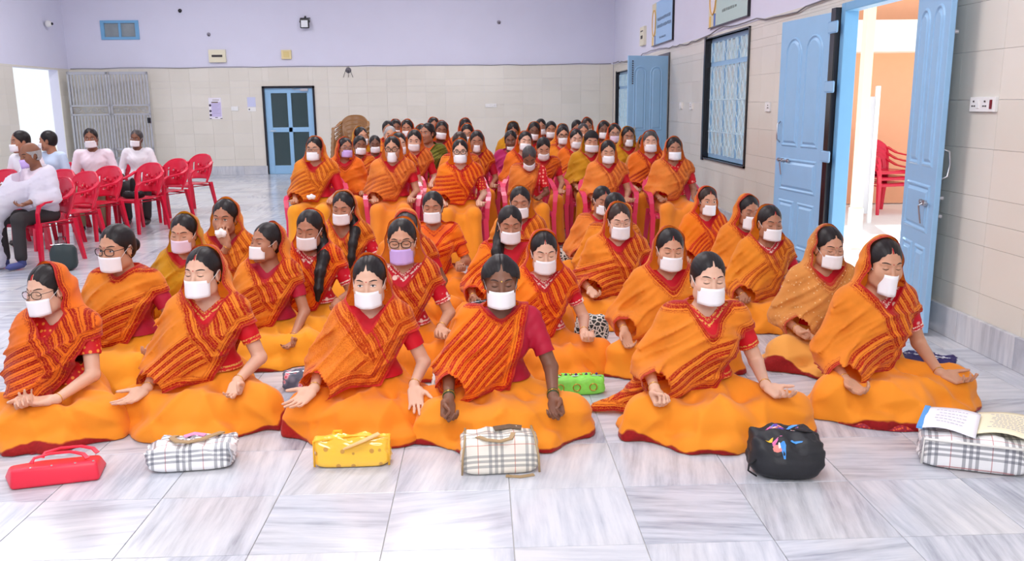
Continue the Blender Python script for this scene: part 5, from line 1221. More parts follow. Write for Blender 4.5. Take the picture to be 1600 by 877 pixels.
# flood lamp, speaker, cctv
e_ = empty('flood_lamp', (-3.95, YB, 3.42), 0, 'small black flood lamp on the lilac back wall', 'lamp')
MB().box(-.10, .10, -.12, -.06, -.13, .09).build('housing', M_dark, e_, bevel=.01); MB().box(-.075, .075, -.128, -.12, -.11, .04).build('lens', plain('lamp_lens', L(232, 236, 240), .2), e_)
MB().tube([(-.11, -.09, 0), (-.11, .0, .10), (.11, .0, .10), (.11, -.09, 0)], .008, 6).build('bracket', M_dark, e_); MB().tube([(0, .0, .10), (0, .02, .14)], .02, 8).build('mount', M_dark, e_)
e_ = empty('wall_fan_motor', (-3.03, YB, 2.36), 0, 'small dark round fitting with hanging wires above the back door', 'fitting')
MB().lathe([(.03, -.12), (.09, -.10), (.10, -.03), (.06, .0)], 16, Matrix.Rotation(R(-90), 4, 'X') @ Matrix.Rotation(R(180), 4, 'X')).build('housing', plain('grey_metal', L(96, 92, 98), .4, metal=.5), e_, smooth=True)
m_ = MB(); [m_.tube([(dx, -.01, 0), (dx*1.6, -.02, -.10), (dx*2.0, -.01, -.16)], .005, 5) for dx in (-.06, .0, .05)]; m_.build('hanging_wire', M_dark, e_)
e_ = empty('security_camera', (-9.34, 19.6, 3.36), 0, 'small white round security camera on the left wall near the corner', 'camera')
MB().lathe([(.07, 0), (.075, .05), (.055, .10), (.02, .12)], 14, Matrix.Rotation(R(90), 4, 'Y')).build('dome', M_white, e_, smooth=True); MB().lathe([(.03, .115), (.025, .14), (.005, .15)], 10, Matrix.Rotation(R(90), 4, 'Y')).build('lens', M_dark, e_)
for i_, (x_, z_) in enumerate(((-6.75, 3.70), (-6.15, 3.03+.15), (.45, 3.40), (.38, 4.05))):
    e_ = empty('ceiling_hook', (x_, YB+.02, z_), 0, ('small dark hook high on the back wall above the ventilator', 'small round grey cap on the lilac wall above the fuse box', 'small round grey cap right of the wall centre', 'grey fitting at the very top of the back wall')[i_], 'wall fitting')
    MB().lathe([(.045, 0), (.04, .02), (.015, .03)], 10, Matrix.Rotation(R(90), 4, 'X')).build('cap', plain('fitting_grey', L(150, 146, 160), .6) if i_ else M_dark, e_, smooth=True); MB().tube([(0, -.03, 0), (.0, -.06, -.02), (.03, -.05, -.04)], .006, 5).build('hook', M_dark, e_)
# paper notices on the back wall
M_paper = plain('paper', L(238, 234, 246), .8); M_ink = plain('ink', L(70, 60, 80), .8); M_lil = plain('lilac_print', L(206, 196, 232), .8); M_tan = plain('title_print', L(120, 104, 84), .8)
e_ = empty('notice_poster', (-6.125, YB+.006, 1.53), 0, 'lilac and white notice with small portraits and text on the back wall', 'poster')
MB().box(-.145, .145, -.004, 0, -.24, .24).build('sheet', M_paper, e_)
MB().box(-.09, .13, -.0052, -.004, -.19, .14).build('text_panel', M_lil, e_)
m_ = MB(); m_.box(-.08, .07, -.0062, -.004, .125, .150); [m_.box(-.05+.03*i, -.028+.03*i, -.0062, -.004, .185, .198) for i in range(5)]; m_.build('title', M_tan, e_)
m_ = MB(); [m_.box(-.07, .11-.03*(j % 3), -.0058, -.0052, .09-.035*j, .096-.035*j) for j in range(7)]; m_.build('text', plain('grey_lilac_ink', L(160, 150, 190), .8), e_)
for z_ in (.07, -.06, -.15): MB().lathe([(.028, 0), (.026, .003)], 12, Matrix.Translation((-.115, -.004, z_)) @ Matrix.Rotation(R(90), 4, 'X')).build('portrait_oval', M_ink, e_)
m_ = MB(); m_.box(-.02, .04, -.006, -.004, -.215, -.200); m_.box(-.145, -.10, -.006, -.004, -.238, -.222); m_.box(.10, .145, -.006, -.004, -.238, -.222); m_.build('footer', M_ink, e_)
e_ = empty('notice_paper', (-5.29, YB+.006, 1.615), 0, 'pale blue paper over a white strip beside the back door', 'paper')
MB().box(-.095, .095, -.004, 0, -.06, .16).build('sheet', plain('pale_blue_paper', L(204, 208, 238), .8), e_); MB().box(-.095, .095, -.012, 0, -.16, -.065).build('switch_strip', M_white, e_); MB().box(-.07, -.045, -.016, -.012, -.13, -.10).build('dark_switch', M_ink, e_)
# boards high on the right wall
def board(y0, y1, z0, z1, col_, label, txt):
    e_ = empty('wall_board', (XW+.02, (y0+y1)/2, (z0+z1)/2), 0, label, 'board'); hw, hh = (y1-y0)/2, (z1-z0)/2; P_ = 0
    def bx(ya, yb, za, zb, d0, d1, nm, m_): return MB().box(-d1, -d0, ya, yb, za, zb).build(nm, m_, e_)
    bx(-hw, hw, -hh, hh, 0, .03, 'panel', plain('board_'+label[:4], col_, .25)); bx(-hw-.012, hw+.012, -hh-.012, -hh, 0, .035, 'edge_strip', M_dark); bx(-hw-.012, -hw, -hh, hh, 0, .035, 'edge_strip', M_dark)
    bx(hw*.58, hw, -hh, hh, .03, .032, 'side_band', plain('board_cream', L(226, 214, 178), .3))
    n = 20; rx, rz = hw*.17, hh*.62; m_ = MB(); m_.tube([(-.036, hw*.76+rx*math.cos(a), rz*math.sin(a)+.02) for a in [2*math.pi*i/n for i in range(n)]], .012, 6, closed=True); m_.build('oval_border', plain('oval_gold', L(220, 176, 90), .4), e_)
    MB().add([(-.034, hw*.76+rx*math.cos(a), rz*math.sin(a)+.02) for a in [2*math.pi*i/n for i in range(n)]], [tuple(range(n))]).build('oval_plate', plain('oval_white', L(232, 228, 236), .4), e_)
    bx(hw*.60, hw*.70, -hh, -hh*.55, .032, .034, 'blue_mark', plain('mark_blue', L(60, 110, 190), .4)); bx(hw*.86, hw*.94, -hh, -hh*.6, .032, .034, 'yellow_mark', plain('mark_yellow', L(236, 190, 60), .4))
    for (z_, ya, yb, hgt) in txt:
        rr = random.Random(int(z_*100)); y_ = yb*hw; m_ = MB()
        while y_ > ya*hw: w_ = rr.uniform(.04, .10); m_.box(-.032, -.030, y_-w_, y_, z_*hh-hgt*rr.uniform(.6, 1), z_*hh+hgt*rr.uniform(.6, 1)); y_ -= w_+.022
        m_.build('lettering', plain('board_ink_'+label[:4], tuple(v*.35 for v in col_[:3])+(1,), .5), e_)
board(14.18, 15.85, 2.55, 3.26, L(160, 204, 246), 'blue painted board with gold oval and two lines of lettering', [(.15, -.8, .45, .03), (-.18, -.8, .45, .03), (-.72, -.4, .2, .018)])
board(10.19, 11.92, 2.53, 3.24, L(188, 214, 206), 'green-grey painted board with gold oval above the near window', [(.35, -.6, .35, .05), (-.55, -.45, .25, .02)])
# ---- yard outside the double door
YD = struct(MB().box(XW+.12, 14, 3, 21, -.12, -.02).build('yard_paving', plain('pale_paving', L(236, 232, 228), .5, noise=.06)))
struct(MB().box(XW+.25, 10.5, 13.0, 13.2, 0, 3.6).build('wall_yard', plain('orange_plaster', L(238, 172, 132), .8, noise=.05)))
struct(MB().box(XW+.25, 10.5, 12.55, 13.0, 2.24, 2.68).build('trim_2', plain('white_beam', L(246, 240, 228), .8)))
pl = struct(MB().box(3.97, 4.06, 9.0, 9.10, -.02, 3.6).build('trim_3', plain('cream_pillar', L(242, 230, 190), .7))); MB().box(3.96, 4.07, 8.99, 9.11, -.02, .42).build('plinth', plain('cream_pillar_base', L(240, 232, 216), .5), pl)
e_ = empty('leaning_screen', (4.84, 11.0, -.02), R(-6), 'tall narrow white panel standing in the yard beside the cream pillar', 'screen')
for x_ in (0, .19): MB().box(x_, x_+.05, 0, .05, 0, 1.75).build('post', M_white, e_)
MB().box(.05, .19, .015, .035, .12, 1.62).build('sheet', plain('grey_sheet', L(190, 192, 196), .6), e_)
# ------------------------------------------------------------------ plastic armchairs
def chair_meshes(tag_, pattern=True):
    out = []
    # seat
    def seat(u, v): x = (u-.5)*.46*(1-.10*v); y = -.235+.43*v; z = .425-.022*math.sin(math.pi*min(1, max(0, v)))*(1-(2*u-1)**2)*1.0-.030*max(0, (.10-v)/.10)**2; return (x, y, z)
    out.append(('seat', MB().grid(lambda u, v: seat(u, 1-v), 10, 10, thick=.012).mesh('seat', True)))
    out.append(('seat_apron', MB().tube([(-.225, -.225, .395), (.225, -.225, .395), (.205, .195, .395), (-.205, .195, .395)], .022, 6, closed=True, flat=.5).mesh('seat_apron', True)))
    # backrest with cut-outs, thickened
    bm = bmesh.new(); nu, nv = 20, 18; V = {}
    def bk(u, v):
        s = 2*u-1; ztop = .845-.115*abs(s)**3.0; z = .44+(ztop-.44)*v; hw = .185+.055*math.sin(math.pi*min(1, v*1.05)*.62)
        y = .20+.085*v-.045*(1-s*s)*-1*0-.05*s*s; return (s*hw, y+.035*(1-s*s), z)
    for j in range(nv+1):
        for i in range(nu+1): V[i, j] = bm.verts.new(bk(i/nu, j/nv))
    for j in range(nv):
        for i in range(nu):
            u, v = (i+.5)/nu*2-1, (j+.5)/nv; cut = False
            if pattern:
                if v < .10 and abs(u) < .82: cut = True
                r_ = math.hypot(abs(u)-.46, (v-.55)*1.15)
                if .0 < abs(u) and .18 < v < .86:
                    if abs(abs(u)-.66) < .05 and .45 < v < .80: cut = True
                    if abs(abs(u)-.36) < .05 and (.34 < v < .42 or .60 < v < .68): cut = True
            else:
                if v < .08 and abs(u) < .8: cut = True
                if abs(abs(u)-.45) < .10 and .38 < v < .74: cut = True
                if .14 < v < .20 and abs(u) < .6: cut = True
            if not cut: bm.faces.new((V[i, j], V[i+1, j], V[i+1, j+1], V[i, j+1]))
    bmesh.ops.delete(bm, geom=[v for v in bm.verts if not v.link_faces], context='VERTS')
    bmesh.ops.recalc_face_normals(bm, faces=bm.faces); bmesh.ops.solidify(bm, geom=bm.faces, thickness=.012); me = D.meshes.new('backrest'); bm.to_mesh(me); bm.free()
    me.polygons.foreach_set('use_smooth', [True]*len(me.polygons)); out.append(('backrest', me))
    # raised flower medallion and rim
    if pattern:
        m_ = MB(); [m_.tube([(.035*math.cos(a)+.0, .235, .645+.035*math.sin(a)), (.075*math.cos(a), .222+.0, .645+.085*math.sin(a))], [.010, .018], 6) for a in [math.pi*2*i/6+.5 for i in range(6)]]; out.append(('flower_relief', m_.mesh('flower_relief', True)))
    rim = [bk(0, v/8) for v in range(9)]+[bk(u/14, 1) for u in range(1, 14)]+[bk(1, 1-v/8) for v in range(9)]
    out.append(('back_rim', MB().tube(rim, .014, 6).mesh('back_rim', True)))
    for s in (-1, 1):
        P_ = [(s*.235, .235, .74), (s*.262, .17, .70), (s*.275, .08, .665), (s*.278, -.06, .648), (s*.276, -.17, .640), (s*.270, -.225, .610), (s*.262, -.245, .54), (s*.255, -.245, .42)]
        m_ = MB(); n = 6; v = []; f = []
        for k, (x, y, z) in enumerate(P_):
            a = Vector(P_[max(0, k-1)]); c = Vector(P_[min(len(P_)-1, k+1)]); t = (c-a).normalized(); sd = Vector((1, 0, 0)); nn = t.cross(sd).normalized(); w_ = .026 if k < 6 else .022
            for (q1, q2) in ((-1, -1), (1, -1), (1, 1), (-1, 1)): v.append(Vector((x, y, z))+sd*w_*q1+nn*.008*q2)
        for k in range(len(P_)-1):
            for q in range(4): f.append((k*4+q, k*4+(q+1) % 4, k*4+4+(q+1) % 4, k*4+4+q))
        f += [(3, 2, 1, 0), tuple(len(v)-4+q for q in range(4))]; m_.add(v, f); out.append(('armrest', m_.mesh('armrest', False)))
    for s in (-1, 1):
        for (x0, y0, x1, y1, zt_) in ((.245, -.235, .262, -.262, .44), (.205, .205, .235, .275, .44)):
            m_ = MB(); 
            m_.add([Vector((s*(x0+a*.026), y0+b_*.022, zt_)) for a, b_ in ((-1, -1), (1, -1), (1, 1), (-1, 1))]+[Vector((s*(x1+a*.017), y1+b_*.015, 0)) for a, b_ in ((-1, -1), (1, -1), (1, 1), (-1, 1))], [(0, 1, 2, 3), (7, 6, 5, 4), (0, 4, 5, 1), (1, 5, 6, 2), (2, 6, 7, 3), (3, 7, 4, 0)])
            out.append(('leg', m_.mesh('leg')))
    return out
def plastic(name, c): t = NT(name); t.col(c); t.set(rough=.22, spec=.5, sss=.0); return t.m
M_cr = plastic('red_chair_plastic', L(214, 30, 62)); M_cp = plastic('rose_chair_plastic', L(222, 60, 98)); M_cb = plastic('brown_chair_plastic', L(146, 104, 62))
CHM = chair_meshes('a'); CHB_ = chair_meshes('b', False)
for _l in (CHM, CHB_):
    for nm, me in _l:
        bm = bmesh.new(); bm.from_mesh(me); bmesh.ops.recalc_face_normals(bm, faces=bm.faces); bm.to_mesh(me); bm.free()
def chair(loc, rz, mat, label, group, name='plastic_armchair', tpl=None, sc=1.0):
    r = empty(name, loc, R(rz), label, 'chair', group); r.scale = (sc,)*3
    for nm, me in (tpl or CHM):
        o = D.objects.new(nm, me); C.objects.link(o); o.parent = r
        if len(me.materials) == 0: me.materials.append(mat)
        if me.materials[0] != mat: o.material_slots[0].link = 'OBJECT'; o.material_slots[0].material = mat
    return r
short = {a[0]: a[5] for a in CHAIRP+MENP}
for a in CHAIRP:
    k, (x, y, sc), rz = a[0], a[1], a[2]; dz = 0
    words = short[k].split(); lab = 'red plastic armchair under the '+' '.join(words[:11])
    chair((x, y+.02, 0), rz, M_cp, lab, 'red plastic armchairs under the seated women')
for k, a in zip(('M1', 'M2', 'M3', 'M4', 'M5'), MENP):
    (x, y, sc), rz = a[1], a[2]; chair((x, y+.02, 0), rz, M_cr, 'red plastic armchair under the '+' '.join(short[k].split()[:11]), 'red plastic armchairs at the left side')
LG = 'red plastic armchairs at the left side'
EMP = [((-4.42, 13.2), -28, 'empty red armchair farthest back at the right end of the left-hand chairs'), ((-4.40, 12.05), -28, 'empty red armchair second from the right end of the left-hand chairs'),
 ((-4.42, 11.15), -26, 'red armchair with a black bag lying on its seat'), ((-4.72, 10.6), -24, 'empty red armchair left of the one with the black bag'),
 ((-4.62, 9.72), -28, 'empty red armchair nearest the camera beside the shawled man'), ((-5.75, 10.2), -20, 'empty red armchair at the left edge behind the shawled man'), ((-5.05, 10.1), -24, 'empty red armchair just behind the shawled man')]
for (x, y), rz, lab in EMP: chair((x, y, 0), rz, M_cr, lab, LG)
for i in range(7): chair((-2.42+.004*i, 16.1+.02*i, .0+.080*i), -6, M_cb, '%s brown plastic armchair of the stack by the back wall' % ('lowest', 'second lowest', 'third lowest', 'middle', 'third from top', 'second from top', 'topmost')[i], 'stacked brown plastic armchairs', tpl=CHB_, sc=1.06)
for i in range(3): chair((5.70+.01*i, 12.05+.03*i, -.02+.085*i), 14, M_cr, ('lowest red plastic chair of the stack in the sunny yard', 'middle red plastic chair of the stack in the sunny yard', 'top red plastic chair of the stack in the sunny yard')[i], 'stacked red chairs in the yard')
# ------------------------------------------------------------------ bags, books and small things on the floor
def plaid(name, base, dark, warm, sc=14.0):
    t = NT(name); o = t.obj(); sp = t.n('ShaderNodeSeparateXYZ'); t.l(o, sp.inputs[0]); masks = []
    def lines(co, ofs, wid, per):
        f = t.math('FRACT', t.math('ADD', t.math('MULTIPLY', co, per), ofs)); return t.math('LESS_THAN', f, wid)
    x = sp.outputs[0]; z = t.math('ADD', sp.outputs[1], sp.outputs[2])
    c = base
    for co in (x, z):
        for k, of in enumerate((0.0, .16, .32)):
            c = t.mix(t.math('MULTIPLY', lines(co, of, .085, sc/2.2), .55), c, dark)
        c = t.mix(t.math('MULTIPLY', lines(co, .62, .025, sc/2.2), .7), c, warm)
    t.col(c); t.set(rough=.35, spec=.5, coat=.2); return t.m
def softbox(name, sx, sy, sz, p=5, taper=0.0, wr=.004, mat=None, parent=None, seed=1, lean=0.0, n=14, bulge=0.0):
    bm = bmesh.new(); bmesh.ops.create_cube(bm, size=2); bmesh.ops.subdivide_edges(bm, edges=bm.edges[:], cuts=n, use_grid_fill=True)
    rg = np.random.RandomState(seed); ph = rg.uniform(0, 6.28, 6)
    for v in bm.verts:
        c = v.co; m = (abs(c.x)**p+abs(c.y)**p+abs(c.z)**p)**(1/p); c = c/m
        t_ = 1-taper*(c.z+1)/2; w_ = wr*(math.sin(9*c.x+4*c.z+ph[0])+math.sin(7*c.y+11*c.x+ph[1])*.7+math.sin(14*c.z+5*c.y+ph[2])*.5)
        bl = 1+bulge*(1-c.x*c.x)*(1-c.z*c.z)
        v.co = Vector((c.x*sx/2*(1+w_*3), c.y*sy/2*t_*bl+lean*(c.z+1)/2, (c.z+1)/2*sz+(w_*.8 if c.z > 0 else 0)))
    me = D.meshes.new(name); bm.to_mesh(me); bm.free(); me.polygons.foreach_set('use_smooth', [True]*len(me.polygons))
    return link(name, me, mat, parent)
M_redbag = plain('red_vinyl', L(238, 44, 70), .4, noise=.05); M_tanh = plain('tan_leather', L(176, 148, 108), .5, noise=.1); M_pl = plaid('white_black_plaid', L(240, 240, 240), L(60, 66, 84), L(190, 110, 110)); M_pl2 = plaid('cream_brown_plaid', L(238, 232, 218), L(110, 112, 116), L(206, 110, 80))
M_stud = plain('silver_stud', L(230, 230, 230), .2, metal=.8)
GB = 'bags on the floor before the front row'
def strap(pts, w_, th, name, m, parent, n=4):
    m_ = MB(); v = []; f = []; P_ = [Vector(p) for p in pts]; k = len(P_)
    for i, p in enumerate(P_):
        t = (P_[min(k-1, i+1)]-P_[max(0, i-1)]).normalized(); sd = t.cross(Vector((0, 0, 1))); sd = sd.normalized() if sd.length > .2 else Vector((0, 1, 0)); nn = sd.cross(t)
        for a, b_ in ((-1, -1), (1, -1), (1, 1), (-1, 1)): v.append(p+sd*w_*.5*a+nn*th*.5*b_)
    for i in range(k-1):
        for q in range(4): f.append((i*4+q, i*4+(q+1) % 4, i*4+4+(q+1) % 4, i*4+4+q))
    f += [(3, 2, 1, 0), tuple(len(v)-4+q for q in range(4))]; return m_.add(v, f).build(name, m, parent, smooth=True, angle=.9)
# red handbag on its side
e_ = empty('red_handbag', (-1.83, 3.50, 0), R(14), 'bright red handbag lying at the far left before the front row', 'handbag', GB)
prof = [(-.17, -.085), (.17, -.085), (.175, .10), (-.10, .115), (-.235, .075)]
m_ = MB(); top = [(-.165, -.055), (.165, -.06), (.15, .085), (-.08, .095), (-.20, .065)]; m_.add([(x, y, 0.002) for x, y in prof]+[(x*1.0, y-.01, .085 if y < 0 else .06) for x, y in top], [(4, 3, 2, 1, 0), (5, 6, 7, 8, 9)]+[(i, (i+1) % 5, (i+1) % 5+5, i+5) for i in range(5)])
m_.build('bag_body', M_redbag, e_, bevel=.014, seg=3, smooth=True, angle=1.0)
for oy, ph in ((.0, 0), (.055, .03)): strap([(-.10+ph, oy-.01, .083), (-.09+ph, oy+.005, .100), (-.03+ph, oy+.02, .108), (.05+ph, oy+.02, .106), (.10+ph, oy+.0, .098), (.12+ph, oy-.02, .083)], .020, .005, 'handle', M_redbag, e_)
for x_ in (-.09, -.01, .08, .15): MB().lathe([(.005, 0), (.004, .003)], 8, Matrix.Translation((x_, -.066, .086))).build('stud', M_stud, e_)
# plaid bag with curved tan handle
e_ = empty('plaid_handbag', (-1.30, 3.62, 0), R(6), 'black and white plaid bag with a broad tan handle before the gold-hemmed woman', 'handbag', GB)
softbox('bag_body', .37, .22, .115, 5, .25, .010, M_pl, e_, 3)
strap([(-.075, .045, .118), (-.085, .0, .126), (-.05, -.05, .128), (.0, -.06, .126), (.05, -.035, .126), (.10, .02, .125), (.12, .06, .118)], .026, .006, 'handle', M_tanh, e_)
strap([(-.04, .03, .118), (.0, .045, .124), (.05, .035, .118)], .03, .004, 'pink_cloth', plain('pink_cloth', L(230, 150, 190), .8), e_)
m_ = MB().tube([(.17, -.09, .02), (.182, -.09, .06), (.165, -.07, .10), (.16, .07, .10)], .004, 6); m_.build('piping', plain('grey_piping', L(170, 172, 178), .5), e_)
# yellow pouch
yt = NT('yellow_dotted_vinyl'); vo = yt.n('ShaderNodeTexVoronoi'); vo.inputs['Scale'].default_value = 17; vo.inputs['Randomness'].default_value = .5; yt.l(yt.obj(), vo.inputs['Vector']); yt.col(yt.mix(yt.ramp(vo.outputs['Distance'], [(.16, (1, 1, 1, 1)), (.20, (0, 0, 0, 1))]), L(250, 196, 60), L(206, 150, 60))); yt.set(rough=.12, coat=.6)
e_ = empty('yellow_pouch', (-.59, 3.58, 0), R(1), 'shiny yellow dotted zip pouch before the young front-row woman', 'pouch', GB)
softbox('pouch_body', .33, .12, .135, 6, .55, .008, yt.m, e_, 5)
M_yel = plain('yellow_binding', L(252, 186, 40), .4)
m_ = MB().tube([(-.16, -.055, .012), (-.165, -.03, .12), (0, -.018, .137), (.165, -.03, .135), (.162, -.055, .012)], .005, 6); m_.build('binding', M_yel, e_, smooth=True)
strap([(-.03, -.045, .09), (.0, -.055, .105), (.06, -.05, .128), (.12, -.02, .145)], .024, .006, 'wrist_strap', plain('peach_strap', L(240, 190, 130), .5), e_); strap([(-.08, .0, .13), (-.08, .01, .15), (-.05, .01, .15), (-.05, .0, .13)], .02, .005, 'loop', M_yel, e_)
# cream plaid handbag
e_ = empty('plaid_handbag', (.055, 3.50, 0), R(3), 'cream plaid handbag with brown piping standing before the woman with green bangles', 'handbag', GB)
softbox('bag_body', .335, .19, .165, 6, .30, .006, M_pl2, e_, 7)
for s in (-1, 1):
    m_ = MB().tube([(s*.165, -.088, .01), (s*.162, -.085, .08), (s*.150, -.06, .155), (s*.145, .05, .165), (s*.16, .08, .02)], .005, 6); m_.build('piping', M_tanh, e_, smooth=True)
strap([(-.10, -.03, .155), (-.09, -.05, .165), (-.06, -.075, .160), (.0, -.085, .155), (.045, -.07, .160), (.06, -.03, .168)], .020, .006, 'handle', M_tanh, e_); strap([(-.02, .03, .168), (.05, .04, .172), (.10, .03, .168)], .045, .004, 'printed_flap', plain('printed_flap', L(110, 90, 70), .6, noise=.6, scale=60), e_)
strap([(.02, -.10, .004), (.08, -.115, .004), (.14, -.10, .004)], .018, .005, 'rear_handle', M_tanh, e_)
# black printed pouch
bt = NT('black_nylon_print'); o = bt.obj(); 
bt.col(L(30, 31, 36)); bt.set(rough=.55); bt.bump(bt.noise(o, 30, 3), .3, .004)
e_ = empty('black_pouch', (1.262, 3.36, 0), R(-8), 'black fabric pouch with a colourful print before the bare-headed front-row woman', 'pouch', GB)
pb = softbox('pouch_body', .31, .23, .20, 3.2, .25, .012, bt.m, e_, 9, lean=.02)
cols = [L(96, 60, 170), L(70, 150, 226), L(240, 140, 130), L(246, 200, 60), L(60, 40, 120), L(230, 110, 170), L(250, 230, 220)]
rr = random.Random(5)
from mathutils.bvhtree import BVHTree
bv = BVHTree.FromPolygons([v.co for v in pb.data.vertices], [tuple(p.vertices) for p in pb.data.polygons])
def decal(cx, cz_, rx, rz, rot, col_, nm='print_patch'):
    pts = []
    for k in range(12):
        a = 2*math.pi*k/12; q = 1+.25*math.sin(3*a+cx*90); x = cx+math.cos(a)*rx*q*math.cos(rot)-math.sin(a)*rz*q*math.sin(rot); y = cz_+math.cos(a)*rx*q*math.sin(rot)+math.sin(a)*rz*q*math.cos(rot)
        h = bv.ray_cast(Vector((x, y, .40)), Vector((0, 0, -1)))
        if h[0] is None: return
        pts.append(h[0]+h[1]*.0012)
    c = sum(pts, Vector())/12; h = bv.find_nearest(c); c = h[0]+h[1]*.002
    MB().add([c]+pts, [(0, k+1, (k+1) % 12+1) for k in range(12)]).build(nm, plain('print_%d' % col_, cols[col_], .5), e_)
for k in range(34): decal(rr.uniform(-.10, .05), rr.choice((-.075, -.06, .01, .03))+rr.uniform(-.012, .012), rr.uniform(.008, .026), rr.uniform(.004, .010), rr.uniform(-.6, .3), rr.randrange(7))
m_ = MB().tube([(-.13, -.06, .09), (-.162, -.075, .07), (-.165, -.08, .045), (-.13, -.075, .02)], .007, 6, flat=.5); m_.build('side_loop', M_black, e_, smooth=True)
strap([(.02, .0, .203), (.06, -.03, .208), (.10, -.01, .195), (.12, .03, .17)], .02, .004, 'strap', M_black, e_)
# plaid bag under papers, far right
e_ = empty('plaid_handbag', (2.10, 3.42, 0), R(-22), 'white plaid bag lying under open papers at the far right', 'handbag', GB)
softbox('bag_body', .42, .24, .145, 6, .12, .008, M_pl, e_, 11)
m_ = MB().tube([(-.205, -.115, .02), (-.20, -.11, .13), (.19, -.115, .13), (.20, -.115, .02)], .006, 6); m_.build('piping', plain('white_piping', L(232, 230, 224), .5), e_, smooth=True)
M_cream2 = plain('cream_paper', L(246, 238, 206), .8, noise=.03); M_bluep = plain('blue_cover_edge', L(90, 160, 226), .6)
def sheet(name, loc, rz, w_, d_, mat, label, cat, curl=.03, th=.004, txt=None, group='papers on the plaid bag'):
    e_ = empty(name, loc, R(rz), label, cat, group)
    MB().grid(lambda u, v: ((u-.5)*w_, (v-.5)*d_, curl*math.sin(math.pi*u)*.5+curl*.6*(1-v)**2*0+.004*math.sin(5*u+3*v)), 12, 8, thick=th).build('sheet', mat, e_, smooth=True)
    if txt:
        rr = random.Random(3); m_ = MB()
        for j in range(txt):
            v = .85-.7*j/txt; u = .18+rr.uniform(0, .1)
            while u < .75:
                du = rr.uniform(.03, .07)
                f = lambda uu: ((uu-.5)*w_, curl*math.sin(math.pi*uu)*.5+.004*math.sin(5*uu+3*v)+.0012)
                (xa, za), (xb, zb) = f(u), f(u+du); y = (v-.5)*d_; m_.add([(xa, y-.002, za), (xb, y-.002, zb), (xb, y+.002, zb), (xa, y+.002, za)], [(0, 1, 2, 3)]); u += du+.02
        m_.build('handwriting', plain('pen_ink', L(130, 130, 170), .8), e_)
    return e_
s1 = sheet('booklet', (2.04, 3.50, .165), -34, .22, .30, plain('white_paper', L(244, 242, 250), .8), 'white booklet with a blue edge lying on the plaid bag', 'booklet', .03, txt=5)
MB().box(-.118, -.095, -.15, .15, -.004, .006).build('blue_edge', M_bluep, s1)
sheet('open_notebook', (2.27, 3.44, .150), -34, .26, .30, M_cream2, 'open cream notebook page at the right edge of the frame', 'notebook', .05, txt=9)
# things between the rows
flo = NT('floral_fabric'); vv = flo.n('ShaderNodeTexVoronoi'); vv.inputs['Scale'].default_value = 24; flo.l(flo.obj(), vv.inputs['Vector']); flo.col(flo.ramp(flo.math('ADD', vv.outputs['Distance'], flo.math('MULTIPLY', flo.noise(flo.obj(), 30, 2), .25)), [(.25, L(214, 70, 90)), (.40, L(238, 170, 180)), (.50, L(120, 120, 136)), (.8, L(78, 80, 98))])); flo.set(rough=.6)
GP = 'pouches between the seated rows'
def pouch(name, loc, rz, sx, sy, sz, m, label, seed, p=5, cat='pouch', ex=None, **k):
    e_ = empty(name, loc, R(rz), label, cat, GP); softbox('pouch_body', sx, sy, sz, p, k.pop('taper', .2), .008, m, e_, seed, n=8, **k)
    m_ = MB().tube([(-sx*.44, -sy*.1, sz*.98), (0, -sy*.12, sz*1.01), (sx*.44, -sy*.1, sz*.98)], .0035, 5); m_.build('zip', M_steel, e_)
    if ex: ex(e_)
    return e_
pouch('floral_pouch', (-.985, 4.66, 0), 14, .30, .14, .10, flo.m, 'red and grey floral pouch behind the gold-hemmed and the open-eyed front women', 21)
M_grn = plain('lime_brocade', L(138, 228, 86), .5, noise=.25, scale=40); M_pur = plain('purple_bead', L(70, 30, 120), .3)
def beads(e_):
    for i in range(9): MB().lathe([(.002, -.008), (.009, 0), (.002, .008)], 8, Matrix.Translation((-.12+.028*i, -.01, .108))).build('bead', M_pur if i % 2 == 0 else M_gold, e_, smooth=True)
    for i in range(3): MB().tube([(-.10+.09*i+.02*math.cos(a), -.062, .05+.02*math.sin(a)) for a in [2*math.pi*k/12 for k in range(12)]], .003, 4, closed=True).build('gold_motif', M_gold, e_)
pouch('green_pouch', (.50, 4.46, 0), 2, .30, .12, .10, M_grn, 'lime green brocade pouch with purple beads behind the green-bangled woman', 22, ex=beads)
dt = NT('navy_polka'); vd = dt.n('ShaderNodeTexVoronoi'); vd.inputs['Scale'].default_value = 26; vd.inputs['Randomness'].default_value = .25; dt.l(dt.obj(), vd.inputs['Vector']); dt.col(dt.mix(dt.ramp(vd.outputs['Distance'], [(.24, (1, 1, 1, 1)), (.30, (0, 0, 0, 1))]), L(40, 30, 92), L(226, 226, 240))); dt.set(rough=.5)
pouch('polka_dot_pouch', (2.66, 4.86, 0), -32, .30, .15, .05, dt.m, 'navy pouch with white dots on the floor behind the rightmost woman', 23)
e_ = empty('book_stack', (-.20, 4.60, 0), R(4), 'stack of thin white booklets in clear covers behind the open-eyed young woman', 'books', GP)
e_.name = 'booklet_bundle'
for i in range(4): MB().box(-.10+.004*i, .10-.003*i, -.12, .12, .022*i, .022*i+.018).build('booklet', plain('booklet_white_%d' % (i % 2), (L(236, 232, 222), L(214, 216, 220))[i % 2], .4), e_, bevel=.002)
pouch('black_handbag', (-.02, 5.62, 0), 10, .16, .18, .26, M_black, 'black handbag standing beside the bare-headed woman with long loose hair', 24, 4, 'handbag')
